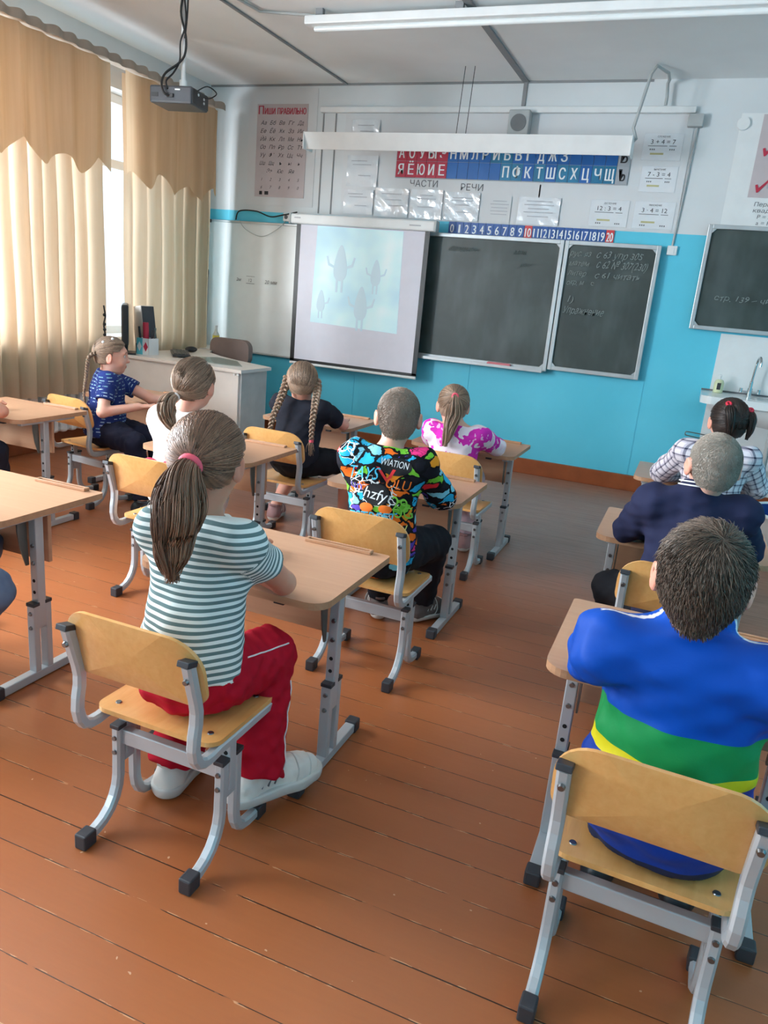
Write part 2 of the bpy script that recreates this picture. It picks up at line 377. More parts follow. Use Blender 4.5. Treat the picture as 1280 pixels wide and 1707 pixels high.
class MB:
    """collects simple solids, then links them as one mesh object"""
    def __init__(s): s.V = []; s.F = []; s.mi = []; s.sm = []
    def add(s, V, F, mi=0, sm=False):
        k = len(s.V); s.V += [tuple(v) for v in V]; s.F += [tuple(i+k for i in f) for f in F]
        s.mi += [mi]*len(F); s.sm += [sm]*len(F); return s
    def box(s, c, d, mi=0, R=None, bev=0.0):
        x, y, z = d[0]/2, d[1]/2, d[2]/2
        bm = bmesh.new(); bmesh.ops.create_cube(bm, size=1.0)
        for v in bm.verts: v.co = Vector((v.co.x*2*x, v.co.y*2*y, v.co.z*2*z))
        if bev > 0: bmesh.ops.bevel(bm, geom=bm.edges[:], offset=min(bev, 0.45*min(d)), segments=2, affect='EDGES', profile=0.5)
        c = Vector(c)
        V = [((R @ v.co) if R is not None else v.co)+c for v in bm.verts]
        bm.verts.index_update(); F = [[v.index for v in f.verts] for f in bm.faces]; bm.free()
        return s.add(V, F, mi)
    def cyl(s, p0, p1, r0, r1=None, n=14, mi=0, cap=True):
        r1 = r0 if r1 is None else r1
        return s.sweep([p0, p1], [r0, r1], n, mi, cap)
    def sweep(s, P, r, n=8, mi=0, cap=True, closed=False):
        P = [Vector(p) for p in P]; m = len(P); r = [r]*m if not hasattr(r, '__len__') else r
        V = []; t0 = None; u = None
        for i in range(m):
            a = P[max(i-1, 0)]; b = P[min(i+1, m-1)]
            if closed: a = P[(i-1) % m]; b = P[(i+1) % m]
            t = (b-a).normalized()
            if u is None: u = t.orthogonal().normalized()
            else: u = (u-t*u.dot(t)).normalized()
            w = t.cross(u)
            for k in range(n):
                an = 2*PI*k/n; V.append(P[i]+(u*math.cos(an)+w*math.sin(an))*r[i])
        F = []
        for i in range(m if closed else m-1):
            j = (i+1) % m
            for k in range(n): F.append((i*n+k, i*n+(k+1) % n, j*n+(k+1) % n, j*n+k))
        s.add(V, F, mi, True)
        if cap and not closed: s.add(V[:n], [tuple(range(n-1, -1, -1))], mi); s.add(V[-n:], [tuple(range(n))], mi)
        return s
    def prism(s, poly, lo, hi, axis='z', mi=0, mi_side=None, sm=False):
        """extrude a polygon; axis z: poly is (x,y); axis y: (x,z); axis x: (y,z)"""
        def P(a, b, h): return {'z': (a, b, h), 'y': (a, h, b), 'x': (h, a, b)}[axis]
        n = len(poly); V = [P(a, b, lo) for a, b in poly]+[P(a, b, hi) for a, b in poly]
        caps = [tuple(range(n-1, -1, -1)), tuple(range(n, 2*n))]; sides = [(i, (i+1) % n, n+(i+1) % n, n+i) for i in range(n)]
        ar = sum(poly[i][0]*poly[(i+1) % n][1]-poly[(i+1) % n][0]*poly[i][1] for i in range(n))
        if (ar > 0) == (axis == 'y'): caps = [f[::-1] for f in caps]; sides = [f[::-1] for f in sides]
        s.add(V, caps, mi); s.add(V, sides, mi if mi_side is None else mi_side, sm); return s
    def ribbon(s, path, x, wx, th, mi=0):
        """rectangular tube with chamfered corners swept along a (y,z) path at constant x"""
        P = [Vector((0, a, b)) for a, b in path]; m = len(P); V = []
        c = min(wx, th)*0.22; pr = [(-wx/2+c, -th/2), (wx/2-c, -th/2), (wx/2, -th/2+c), (wx/2, th/2-c), (wx/2-c, th/2), (-wx/2+c, th/2), (-wx/2, th/2-c), (-wx/2, -th/2+c)]
        for i in range(m):
            t = (P[min(i+1, m-1)]-P[max(i-1, 0)]).normalized(); nrm = Vector((0, -t.z, t.y))
            for a, b in pr: V.append(P[i]+nrm*b+Vector((x+a, 0, 0)))
        n = 8; F = [(i*n+k, i*n+(k+1) % n, (i+1)*n+(k+1) % n, (i+1)*n+k) for i in range(m-1) for k in range(n)]
        s.add(V, F, mi); s.add(V[:n], [tuple(range(n-1, -1, -1))], mi); s.add(V[-n:], [tuple(range(n))], mi); return s
    def lathe(s, prof, c=(0, 0, 0), n=24, mi=0):
        V = []; m = len(prof)
        for r, z in prof:
            for k in range(n): V.append((c[0]+r*math.cos(2*PI*k/n), c[1]+r*math.sin(2*PI*k/n), c[2]+z))
        F = [(i*n+k, i*n+(k+1) % n, (i+1)*n+(k+1) % n, (i+1)*n+k) for i in range(m-1) for k in range(n)]
        s.add(V, F, mi, True); return s
    def ball(s, c, r, mi=0, n=12):
        r = (r, r, r) if not hasattr(r, '__len__') else r
        V = [(c[0], c[1], c[2]-r[2])]; m = n//2
        for i in range(1, m):
            a = PI*i/m
            for k in range(n): V.append((c[0]+r[0]*math.sin(a)*math.cos(2*PI*k/n), c[1]+r[1]*math.sin(a)*math.sin(2*PI*k/n), c[2]-r[2]*math.cos(a)))
        V.append((c[0], c[1], c[2]+r[2])); F = [(0, 1+(k+1) % n, 1+k) for k in range(n)]
        for i in range(m-2): F += [(1+i*n+k, 1+i*n+(k+1) % n, 1+(i+1)*n+(k+1) % n, 1+(i+1)*n+k) for k in range(n)]
        b = 1+(m-2)*n; F += [(b+k, b+(k+1) % n, len(V)-1) for k in range(n)]
        s.add(V, F, mi, True); return s
    def build(s, name, mats, parent=None, fix=True):
        me = bpy.data.meshes.new(name); me.from_pydata(s.V, [], s.F)
        me.polygons.foreach_set('material_index', s.mi); me.polygons.foreach_set('use_smooth', s.sm)
        if fix:
            bm = bmesh.new(); bm.from_mesh(me); bmesh.ops.recalc_face_normals(bm, faces=bm.faces); bm.to_mesh(me); bm.free()
        me.update(); return link_mesh(name, me, mats, parent)

def rrect(x0, y0, x1, y1, r, n=5):
    """rounded rectangle polygon, counter-clockwise; r may be four radii (bl, br, tr, tl)"""
    r = [r]*4 if not hasattr(r, '__len__') else r; P = []
    for (cx, cy, a0), q in zip(((x0, y0, PI), (x1, y0, 1.5*PI), (x1, y1, 0), (x0, y1, 0.5*PI)), r):
        sx = 1 if cx == x0 else -1; sy = 1 if cy == y0 else -1
        for i in range(n+1):
            a = a0+0.5*PI*i/n; P.append((cx+sx*q+q*math.cos(a), cy+sy*q+q*math.sin(a)))
    return P

_font_cache = {}
def glyphs(txt):
    """flat triangulated outline of a line of text at size 1: (verts, faces, width)"""
    if txt not in _font_cache:
        cu = bpy.data.curves.new('line', 'FONT'); cu.body = txt; cu.resolution_u = 3; cu.fill_mode = 'FRONT'
        o = bpy.data.objects.new('line', cu); COL.objects.link(o); bpy.context.view_layer.update()
        me = o.evaluated_get(bpy.context.evaluated_depsgraph_get()).to_mesh()
        V = [tuple(v.co) for v in me.vertices]; F = [tuple(p.vertices) for p in me.polygons]
        o.evaluated_get(bpy.context.evaluated_depsgraph_get()).to_mesh_clear()
        bpy.data.objects.remove(o); bpy.data.curves.remove(cu)
        xs = [v[0] for v in V] or [0, 0]; _font_cache[txt] = (V, F, min(xs), max(xs))
    return _font_cache[txt]
def write(mb, txt, x, y, z, h, mi=0, width=None, center=True, shear=0.0, slope=0.0, wav=0.0):
    """lay text on a plane that faces -y; h is cap height, width squeezes the line to fit"""
    V, F, a, b = glyphs(txt); sc = h/0.72; sx = sc
    if width: sx = width/max(1e-4, b-a)
    off = (a+b)/2 if center else a; out = []
    for v in V:
        px = (v[0]-off)*sx; pz = v[1]*sc; px += pz*shear
        out.append((x+px, y, z+pz+px*slope+wav*math.sin(px*90+z*50)))
    mb.add(out, F, mi)
# ------------------------------------------------------------------ the room
XL, XR, YB, YF, ZC = -4.5, 1.75, -3.9, 6.40, 3.06
def struct(mb, name, mats, label, cat):
    o = mb.build(name, mats); tag(o, label, cat, kind='structure'); return o
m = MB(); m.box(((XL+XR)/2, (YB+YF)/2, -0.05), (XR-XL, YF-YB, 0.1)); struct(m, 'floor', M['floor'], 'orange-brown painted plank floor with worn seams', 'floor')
m = MB(); m.box(((XL+XR)/2, (YB+YF)/2, ZC+0.05), (XR-XL, YF-YB, 0.1)); struct(m, 'ceiling', M['ceiling'], 'whitewashed slab ceiling', 'ceiling')
m = MB(); m.box(((XL+XR)/2, YF+0.1, ZC/2), (XR-XL+0.8, 0.2, ZC+0.2)); struct(m, 'wall_front', M['wall'], 'front wall, pale above and teal below, behind the chalkboards', 'wall')
m = MB(); m.box((XR+0.1, (YB+YF)/2, ZC/2), (0.2, YF-YB, ZC+0.2)); struct(m, 'wall_right', M['wall'], 'right wall, pale above and teal below', 'wall')
m = MB(); m.box(((XL+XR)/2, YB-0.1, ZC/2), (XR-XL+0.8, 0.2, ZC+0.2)); struct(m, 'wall_back', M['wall'], 'back wall behind the viewer', 'wall')
WIN = [(2.9, 5.76), (0.3, 2.75), (-3.5, -0.9)]; Z0, Z1 = 0.85, 2.72
m = MB(); xs = XL-0.15; edges = [YB]+[e for w in sorted(WIN) for e in w]+[YF]
m.box((xs, (YB+YF)/2, Z0/2-0.05), (0.3, YF-YB, Z0+0.1)); m.box((xs, (YB+YF)/2, (Z1+ZC)/2+0.05), (0.3, YF-YB, ZC-Z1+0.1))
for a, b in zip(edges[0::2], edges[1::2]): m.box((xs, (a+b)/2, (Z0+Z1)/2), (0.3, b-a, Z1-Z0))
struct(m, 'wall_left', M['wall'], 'left wall with the curtained windows', 'wall')
for i, (a, b) in enumerate(WIN):
    f = MB(); x = XL-0.17; w = 0.07
    for y in [a+w/2, b-w/2]+[a+(b-a)*k/3 for k in (1, 2)]: f.box((x, y, (Z0+Z1)/2), (0.06, w, Z1-Z0), bev=0.006)
    for z in (Z0+w/2, Z1-w/2, 2.2): f.box((x, (a+b)/2, z), (0.055, b-a, w), bev=0.006)
    o = struct(f, 'window_%d' % (i+1), M['white'], ['white framed window behind the peach curtains', 'white framed window beside the viewer', 'white framed window at the rear of the room'][i], 'window')
    g = MB(); g.box((x, (a+b)/2, (Z0+Z1)/2), (0.006, b-a-2*w, Z1-Z0-2*w)); g.build('glass', M['glass'], o)
    s = MB(); s.box((XL-0.03, (a+b)/2, Z0-0.01), (0.3, b-a+0.1, 0.035), bev=0.008); s.build('window_sill', M['white'], o)
m = MB(); m.box(((XL+XR)/2, YF-0.013, 0.065), (XR-XL, 0.026, 0.13), bev=0.004); struct(m, 'baseboard_front', M['base'], 'brown painted baseboard under the teal front wall', 'baseboard')
m = MB(); m.box((XL+0.013, (YB+YF)/2, 0.065), (0.026, YF-YB, 0.13), bev=0.004); struct(m, 'baseboard_left', M['base'], 'brown painted baseboard under the windows', 'baseboard')
m = MB(); m.box((XR-0.013, (YB+YF)/2, 0.065), (0.026, YF-YB, 0.13), bev=0.004); struct(m, 'baseboard_right', M['base'], 'brown painted baseboard of the right wall', 'baseboard')
for k, (x, w) in enumerate(((-3.14, 0.022), (-1.6, 0.05))):
    m = MB(); m.box((x, (YB+YF)/2, ZC-0.006), (w, YF-YB, 0.012), bev=0.003)
    struct(m, 'trim_%d' % (k+1), M['joint'], ['thin grey ceiling slab joint running toward the poster', 'wide grey ceiling slab joint running toward the speaker'][k], 'ceiling joint')
m = MB(); m.box((-1.6, YF-0.006, 2.96), (0.03, 0.012, 0.2)); struct(m, 'trim_3', M['joint'], 'short grey joint strip going down the wall above the speaker', 'wall joint')
m = MB(); m.box(((XL-0.6)/2-0.05, YF-0.004, ZC-0.008), (XL*-1-0.6, 0.008, 0.016)); struct(m, 'trim_4', M['joint'], 'thin dark line where front wall meets ceiling', 'trim')
for k, (x, z0, z1) in enumerate(((-2.87, 0.13, 0.75), (-1.785, 0.13, 0.86), (-0.345, 0.13, 0.9), (-3.34, 2.02, 2.83), (-3.22, 2.02, 2.83), (-1.38, 2.02, 2.32))):
    m = MB(); m.box((x, YF-0.002, (z0+z1)/2), (0.012, 0.004, z1-z0))
    o = struct(m, 'trim_%d' % (k+5), M['wall'] if z1 < 1 else M['joint'], ['vertical panel seam in the teal wall under the projection screen', 'vertical panel seam in the teal wall under the chalk tray', 'vertical panel seam in the teal wall under the narrow chalkboard', 'vertical seam right beside the cursive poster', 'vertical seam left of the plastic sleeves', 'vertical seam above the number strip'][k], 'wall seam')
m = MB(); m.box((-1.84, YF-0.02, 2.853), (3.04, 0.04, 0.045), bev=0.006); o = m.build('cable_trunking', M['white']); tag(o, 'white cable trunking running along the top of the front wall', 'trunking')
m = MB(); m.box((0.86, YF-0.004, 0.66), (1.42, 0.008, 1.32)); o = m.build('trim_11', M['white']); tag(o, 'white splashback panel behind the wash basin', 'panel', kind='structure')
m = MB(); m.box((0.87, YF-0.006, 2.44), (1.76, 0.012, 0.79)); o = m.build('trim_12', M['white']); tag(o, 'white backing panel above the right-hand chalkboard', 'panel', kind='structure')

# radiator under the curtained window
r = thing('radiator', 'pale radiator mostly hidden under the peach curtains', 'radiator', (-4.40, 4.35, 0.12))
m = MB()
for i in range(14): m.box((0, -0.6+i*0.092, 0.26), (0.09, 0.06, 0.46), bev=0.02)
m.build('radiator_columns', M['white'], r)
m = MB(); m.cyl((0, -0.66, 0.46), (0, 0.66, 0.46), 0.018); m.cyl((0, -0.66, 0.05), (0, 0.66, 0.05), 0.018); m.cyl((0, -0.66, 0.46), (0, -0.66, -0.1), 0.014); m.build('pipe', M['white'], r)

# ------------------------------------------------------------------ curtains
def drape(name, y0, y1, z0, z1, x, mat_, label, amp=0.035, per=0.155, scallop=None, seed=1, cat='curtain'):
    rr = random.Random(seed); ny = int((y1-y0)/0.012); nz = 40 if scallop is None else 16; V = []; ph = rr.random()*6
    wob = [(rr.uniform(0.5, 1.6), rr.uniform(0, 6)) for _ in range(4)]
    for j in range(nz+1):
        t = j/nz
        for i in range(ny+1):
            y = y0+(y1-y0)*i/ny
            warp = sum(math.sin(y*a*3+b) for a, b in wob)*0.05
            zb = z0
            if scallop: zb = z0+scallop(y)
            z = z1+(zb-z1)*t
            a = amp*(0.45+0.55*min(1, t*2.0)) if scallop is None else amp
            q = math.sin(2*PI*(y+warp)/per+ph); q2 = math.sin(2*PI*(y+warp)/(per*2.7)+ph*2+t*0.8)
            V.append((x+a*(0.75*q+0.35*q2)+0.004*math.sin(z*5+y*7), y+0.012*math.cos(2*PI*(y+warp)/per+ph), z))
    w = ny+1; F = np.array([(j*w+i, j*w+i+1, (j+1)*w+i+1, (j+1)*w+i) for j in range(nz) for i in range(ny)])
    o = link_mesh(name, arr_mesh(name, V, F), mat_); tag(o, label, cat); return o
def scal(y):
    s = (y*2.9) % 1.0
    return 0.13*(0.5-0.5*math.cos(2*PI*s))**0.8*(1 if int(y*2.9) % 2 else 0.75)-0.05
drape('curtain', 2.3, 4.74, 0.45, 2.78, -4.29, M['curtain'], 'long peach curtain left of the bright gap, reaching nearly the floor', seed=3)
drape('curtain', 4.97, 6.16, 0.62, 2.78, -4.29, M['curtain'], 'peach curtain right of the bright gap, near the front corner', seed=5, per=0.17)
drape('valance', 2.3, 4.76, 2.06, 2.785, -4.215, M['valance'], 'peach valance with a scalloped lower edge, over the long curtain', amp=0.02, per=0.19, scallop=scal, seed=8, cat='valance')
drape('valance', 4.93, 6.12, 2.06, 2.785, -4.215, M['valance'], 'peach valance with a scalloped lower edge, nearest the front corner', amp=0.02, per=0.21, scallop=scal, seed=9, cat='valance')
t = thing('curtain_rail', 'brown-grey curtain rail with a ruffled heading under the ceiling', 'curtain rail', (-4.27, 4.2, 2.80))
m = MB(); m.box((0, 0, 0.02), (0.10, 3.88, 0.022), bev=0.004); m.build('rail', M['ruffle'], t)
V = []; ny = 390
for j in range(5):
    for i in range(ny+1):
        y = -1.95+3.9*i/ny; V.append((0.095+0.012*math.sin(y*44)+0.008*math.sin(y*17), y, -0.012+j*0.013+(0.006*math.sin(y*44+1) if j == 4 else 0)))
w = ny+1; F = np.array([(j*w+i, j*w+i+1, (j+1)*w+i+1, (j+1)*w+i) for j in range(4) for i in range(ny)])
link_mesh('ruffle', arr_mesh('ruffle', V, F), M['ruffle'], t)
m = MB(); m.box((-0.12, 0, 0.02), (0.14, 0.02, 0.02)); m.box((-0.12, 1.5, 0.02), (0.14, 0.02, 0.02)); m.box((-0.12, -1.5, 0.02), (0.14, 0.02, 0.02)); m.build('bracket', M['joint'], t)
t = thing('cord_tassel', 'short black knotted cord hanging in front of the bright curtain', 'cord', (-4.236, 4.69, 0.87))
m = MB(); m.sweep([(0, 0, 0.24), (0.006, 0.01, 0.16), (-0.004, 0.0, 0.1), (0.004, 0.012, 0.0)], 0.006); m.build('cord', M['cable'], t)
for z in (0.02, 0.06, 0.1, 0.17): m = MB(); m.ball((0.002, 0.004, z), 0.013); m.build('knot', M['cable'], t)

# ------------------------------------------------------------------ lamps, projector
t = thing('board_lamp', 'long white linear lamp hung on wires in front of the alphabet strip', 'lamp', (-1.965, 6.0, 2.53))
m = MB(); m.prism([(-0.10, 0.02), (0.06, 0.035), (0.06, 0.055), (-0.11, 0.05)], -1.28, 1.28, 'x'); m.build('top_cover', M['white'], t)
m = MB(); m.prism([(-0.11, 0.045), (-0.10, 0.045), (-0.06, -0.07), (-0.07, -0.07)], -1.28, 1.28, 'x'); m.prism([(-0.07, -0.07), (-0.06, -0.06), (0.06, 0.03), (0.055, 0.045)], -1.27, 1.27, 'x'); m.build('reflector', M['white'], t)
for s in (-1, 1):
    m = MB(); m.box((s*1.285, -0.03, -0.01), (0.01, 0.16, 0.13), bev=0.003); m.build('end_cap', M['white'], t)
for x in (-0.03, 0.045):
    m = MB(); m.cyl((x, 0, 0.05), (x+0.02, 0.0, 0.53), 0.0025); m.build('wire', M['cable'], t)
m = MB(); m.sweep([(1.27, 0, 0.02), (1.30, 0.0, 0.05), (1.27, 0, 0.12), (1.30, -0.01, 0.28), (1.33, 0, 0.46), (1.36, 0.02, 0.515), (1.40, 0.06, 0.50), (1.43, 0.14, 0.50)], 0.011); m.build('supply_cable', M['grey_plastic'], t)
m = MB(); m.sweep([(1.43, 0.14, 0.50), (1.43, 0.3, 0.50), (1.42, 0.338, 0.485), (1.43, 0.34, 0.40), (1.43, 0.34, 0.345)], 0.012); m.build('supply_cable', M['grey_plastic'], t)
t = thing('ceiling_lamp', 'long white fluorescent fixture mounted under the ceiling across the room', 'lamp', (-1.1, 4.79, 2.985))
m = MB(); m.box((0, 0, 0.0), (3.1, 0.12, 0.05), bev=0.008); m.build('housing', M['white'], t)
m = MB(); m.cyl((-1.5, 0, -0.038), (1.5, 0, -0.038), 0.016); m.build('tube', M['white_gloss'], t)
for x in (-1.47, -0.55, 0.45, 1.4):
    m = MB(); m.box((x, 0.0, 0.05), (0.05, 0.03, 0.05)); m.build('bracket', M['joint'], t)
m = MB(); m.box((0.75, 0.02, 0.05), (0.42, 0.09, 0.05), bev=0.006); m.build('ballast_box', M['grey_plastic'], t)
m = MB(); m.sweep([(-1.50, 0, 0.04), (-1.75, 0.0, 0.062), (-1.88, -0.05, 0.062), (-2.0, -0.9, 0.062)], 0.009); m.build('supply_cable', M['grey_plastic'], t)

t = thing('projector', 'dark grey projector hanging from a white ceiling pole near the curtains', 'projector', (-3.262, 4.30, 2.434), math.radians(10)); t.scale = (0.86, 0.86, 0.94)
m = MB(); m.box((0, 0, 0), (0.325, 0.27, 0.105), bev=0.012); m.build('housing', M['charcoal'], t)
m = MB(); m.box((0.1645, 0, 0), (0.004, 0.25, 0.085)); m.build('side_panel', M['black'], t)
for y, z in ((-0.04, 0.02), (0.05, 0.012), (0.05, -0.012)):
    m = MB(); m.cyl((0.166, y, z), (0.172, y, z), 0.008); m.build('socket', M['white'], t)
m = MB(); m.cyl((-0.08, 0.13, 0), (-0.08, 0.165, 0), 0.045); m.cyl((-0.08, 0.166, 0), (-0.08, 0.168, 0), 0.034, mi=1); m.build('lens', [M['black'], M['glass']], t)
m = MB(); m.box((-0.12, -0.136, -0.005), (0.05, 0.004, 0.025)); m.build('vent', M['black'], t)
m = MB(); m.box((0.055, -0.137, 0.028), (0.04, 0.003, 0.008)); m.build('sticker', M['white'], t)
m = MB(); m.cyl((0.03, 0, 0.06), (0.03, 0, 0.665), 0.017); m.build('pole', M['white'], t)
m = MB(); m.cyl((0.03, 0, 0.052), (0.03, 0, 0.11), 0.028); m.box((0.03, 0, 0.055), (0.10, 0.10, 0.012)); m.build('mount_collar', M['white'], t)
m = MB(); m.box((0.03, 0, 0.655), (0.12, 0.12, 0.012)); m.build('ceiling_plate', M['white'], t)
for pts, rad in (([(0.05, -0.025, 0.66), (0.02, -0.03, 0.5), (0.06, -0.03, 0.36), (0.055, -0.03, 0.26), (0.01, -0.04, 0.2), (-0.055, -0.1, 0.13), (-0.06, -0.15, 0.06), (-0.035, -0.16, 0.0), (0.0, -0.138, -0.01)], 0.008),
                 ([(0.03, -0.025, 0.66), (0.06, -0.03, 0.45), (0.02, -0.03, 0.33), (0.015, -0.03, 0.22), (-0.01, -0.07, 0.14), (-0.04, -0.12, 0.08), (-0.02, -0.138, 0.03)], 0.006),
                 ([(0.07, -0.02, 0.66), (0.065, -0.02, 0.5), (0.05, -0.025, 0.35)], 0.006),
                 ([(0.17, -0.08, 0.03), (0.24, -0.05, 0.07), (0.27, 0.04, 0.05), (0.20, 0.09, 0.03), (0.172, 0.05, 0.02)], 0.004)):
    m = MB()
    # smooth the run of the cable through its points
    P = [Vector(p) for p in pts]; Q = []
    for i in range(len(P)-1):
        p0 = P[max(i-1, 0)]; p1 = P[i]; p2 = P[i+1]; p3 = P[min(i+2, len(P)-1)]
        for k in range(6):
            u = k/6; Q.append(0.5*((2*p1)+(p2-p0)*u+(2*p0-5*p1+4*p2-p3)*u*u+(3*p1-p0-3*p2+p3)*u**3))
    m.sweep(Q+[P[-1]], rad, 8); m.build('cable', M['cable'], t)
m = MB(); m.box((0.0, -0.14, -0.008), (0.05, 0.012, 0.024), bev=0.003); m.build('cable_plug', M['black'], t)
m = MB(); m.box((-0.01, -0.03, 0.63), (0.035, 0.03, 0.05), bev=0.006); m.build('cable_plug', M['black'], t)

# ------------------------------------------------------------------ things on the front wall
def frame_board(name, x0, x1, z0, z1, y, fr, th, surf, frm, label, cat, corner=0.03):
    """board with its frame as parts; front face at y"""
    t = thing(name, label, cat, ((x0+x1)/2, y, z0)); w = x1-x0; h = z1-z0
    m = MB(); m.box((0, 0.012, h/2), (w-0.01, 0.014, h-0.01)); m.build('board_surface', surf, t)
    m = MB()
    for s in (-1, 1): m.box((s*(w/2-fr/2), 0.0, h/2), (fr, 0.03, h), bev=0.004)
    for zz in (fr/2, h-fr/2): m.box((0, 0.0, zz), (w-2*fr+0.002, 0.03, fr), bev=0.004)
    m.build('frame', frm, t)
    if corner:
        for sx in (-1, 1):
            for sz in (0, 1):
                cx = sx*(w/2-fr); cz = fr if sz == 0 else h-fr; d = 1 if sz == 0 else -1
                P = [(cx, cz), (cx-sx*corner, cz), (cx, cz+d*corner)]
                q = MB(); q.prism(P, -0.012, 0.006, 'y'); q.build('corner_piece', frm, t)
    return t
t = frame_board('whiteboard', -4.495, -3.50, 0.72, 1.915, YF-0.03, 0.018, 0.02, M['white_gloss'], M['alu'], 'white magnetic board beside the curtain, partly behind the projection screen', 'whiteboard', 0)
m = MB(); write(m, '2м', -0.13, -0.004, 0.66, 0.03, shear=0.2); write(m, '12', 0.0, -0.004, 0.66, 0.03); m.box((0.0, -0.004, 0.645), (0.09, 0.002, 0.004)); m.box((0.0, -0.004, 0.71), (0.09, 0.002, 0.003)); write(m, '20 мм', 0.22, -0.004, 0.655, 0.034, shear=0.2); m.build('marker_writing', M['ink'], t)
m = MB(); m.box((-0.455, -0.02, 1.18), (0.03, 0.012, 0.03), bev=0.003); m.build('corner_clip', M['black'], t)

t = frame_board('chalkboard', -2.62, -1.115, 0.885, 1.915, YF-0.055, 0.032, 0.02, M['board'], M['alu'], 'wide green chalkboard right beside the projection screen', 'chalkboard')
m = MB(); 
for a in (('Двадцатое', -0.07, 0.90, 0.035), ('мая', 0.40, 0.90, 0.04), ('урок', 0.46, 0.81, 0.03)):
    m = MB(); write(m, a[0], a[1], -0.006, a[2], a[3], shear=0.3, wav=0.003); m.build('chalk_writing', M['chalk_dim'], t)
m = MB(); m.box((0.03, -0.035, -0.004), (1.40, 0.08, 0.012), bev=0.003); m.box((0.03, -0.073, 0.004), (1.40, 0.006, 0.02)); m.build('chalk_tray', M['alu'], t)
t = frame_board('chalkboard', -1.108, -0.385, 0.905, 1.915, YF-0.055, 0.032, 0.02, M['board'], M['alu'], 'narrow green chalkboard with several written lines, below the number twenty', 'chalkboard')
m = MB()
for txt, x, z, h, w in (('рус. яз', -0.235, 0.895, 0.045, 0.16), ('с 63 упр 305', 0.06, 0.895, 0.05, 0.34), ('матем', -0.235, 0.825, 0.040, 0.15), ('с 62 № 307(230)', 0.09, 0.82, 0.055, 0.38), ('литер', -0.24, 0.752, 0.040, 0.14), ('с 61 читать', 0.07, 0.745, 0.045, 0.34), ('окр. м', -0.245, 0.68, 0.04, 0.13), ('с', -0.11, 0.685, 0.035, None), ('1)', -0.26, 0.545, 0.05, None), ('Упражнение', -0.15, 0.46, 0.055, 0.32)):
    m = MB(); write(m, txt, x, -0.006, z, h, width=w, shear=0.28, wav=0.004); m.build('chalk_writing', M['chalk'], t)
t = frame_board('chalkboard', -0.085, 1.42, 1.335, 2.085, YF-0.04, 0.03, 0.02, M['board'], M['alu'], 'green chalkboard hung high above the wash basin', 'chalkboard')
m = MB(); write(m, 'стр. 139 – читать', -0.36, -0.006, 0.22, 0.04, width=0.52, shear=0.28, wav=0.004); m.build('chalk_writing', M['chalk'], t)
m = MB(); m.box((0, 0, 0.012), (0.2, 0.05, 0.024), bev=0.011); o = m.build('cleaning_sponge', M['pink']); o.location = (-1.51, YF-0.092, 0.891); o.rotation_euler = (0, 0, 0.1); tag(o, 'pink cleaning rag lying in the chalk tray', 'sponge')
for x in (-1.72, -1.67):
    m = MB(); m.cyl((-0.02, 0, 0.006), (0.03, 0.004, 0.006), 0.005); o = m.build('chalk_stick', M['white']); o.location = (x, YF-0.10, 0.888); tag(o, 'white chalk stick lying in the tray beside the pink rag', 'chalk', 'chalk sticks in the tray')

# projection screen hanging in front of the boards
t = thing('projection_screen', 'pull-down projection screen with black borders showing a pale blue picture', 'projection screen', (-2.822, 6.2, 0.70))
m = MB(); m.box((0, 0.01, 1.247), (1.34, 0.075, 0.082), bev=0.012); m.build('screen_case', M['white'], t)
for s in (-1, 1):
    m = MB(); m.box((s*0.675, 0.01, 1.247), (0.02, 0.082, 0.09), bev=0.006); m.build('end_cap', M['grey_plastic'], t)
m = MB(); m.box((0.50, -0.0285, 1.245), (0.10, 0.002, 0.01)); m.build('maker_plate', M['ink_soft'], t)
m = MB(); m.box((-0.60, -0.0285, 1.255), (0.06, 0.002, 0.01)); m.build('maker_plate', M['ink_soft'], t)
M['screen'] = mat('matte_screen_cloth', (232, 231, 242), 0.8, var=0.02)
m = MB(); m.box((0, 0.012, 0.615), (1.165, 0.004, 1.18)); m.build('screen_cloth', M['screen'], t)
m = MB()
for s in (-1, 1): m.box((s*0.602, 0.0115, 0.615), (0.042, 0.005, 1.18))
m.box((0, 0.0115, 0.028), (1.245, 0.005, 0.03)); m.build('border', M['black'], t)
m = MB(); m.cyl((-0.62, 0.01, 0.006), (0.62, 0.01, 0.006), 0.012); m.build('bottom_bar', M['white'], t)
pm = NT('projected_picture'); v = pm.coord(); n = pm.noise(v, 2.4, 2); c = pm.ramp(n, [(0.35, lin((188, 220, 232))), (0.55, lin((206, 234, 238))), (0.68, lin((226, 244, 246)))])
pm.base(c); pm.l(c, pm.b.inputs['Emission Color']); pm.b.inputs['Emission Strength'].default_value = 0.22; pm.b.inputs['Roughness'].default_value = 0.8
m = MB(); m.prism([(-0.435, 0.385), (0.41, 0.36), (0.39, 1.195), (-0.415, 1.2)], 0.0075, 0.009, 'y'); m.build('projected_picture', pm.m, t)
fm = NT('projected_figures'); fm.base(lin((196, 217, 226))); fm.b.inputs['Roughness'].default_value = 0.8; fm.b.inputs['Emission Color'].default_value = lin((196, 217, 226)); fm.b.inputs['Emission Strength'].default_value = 0.20
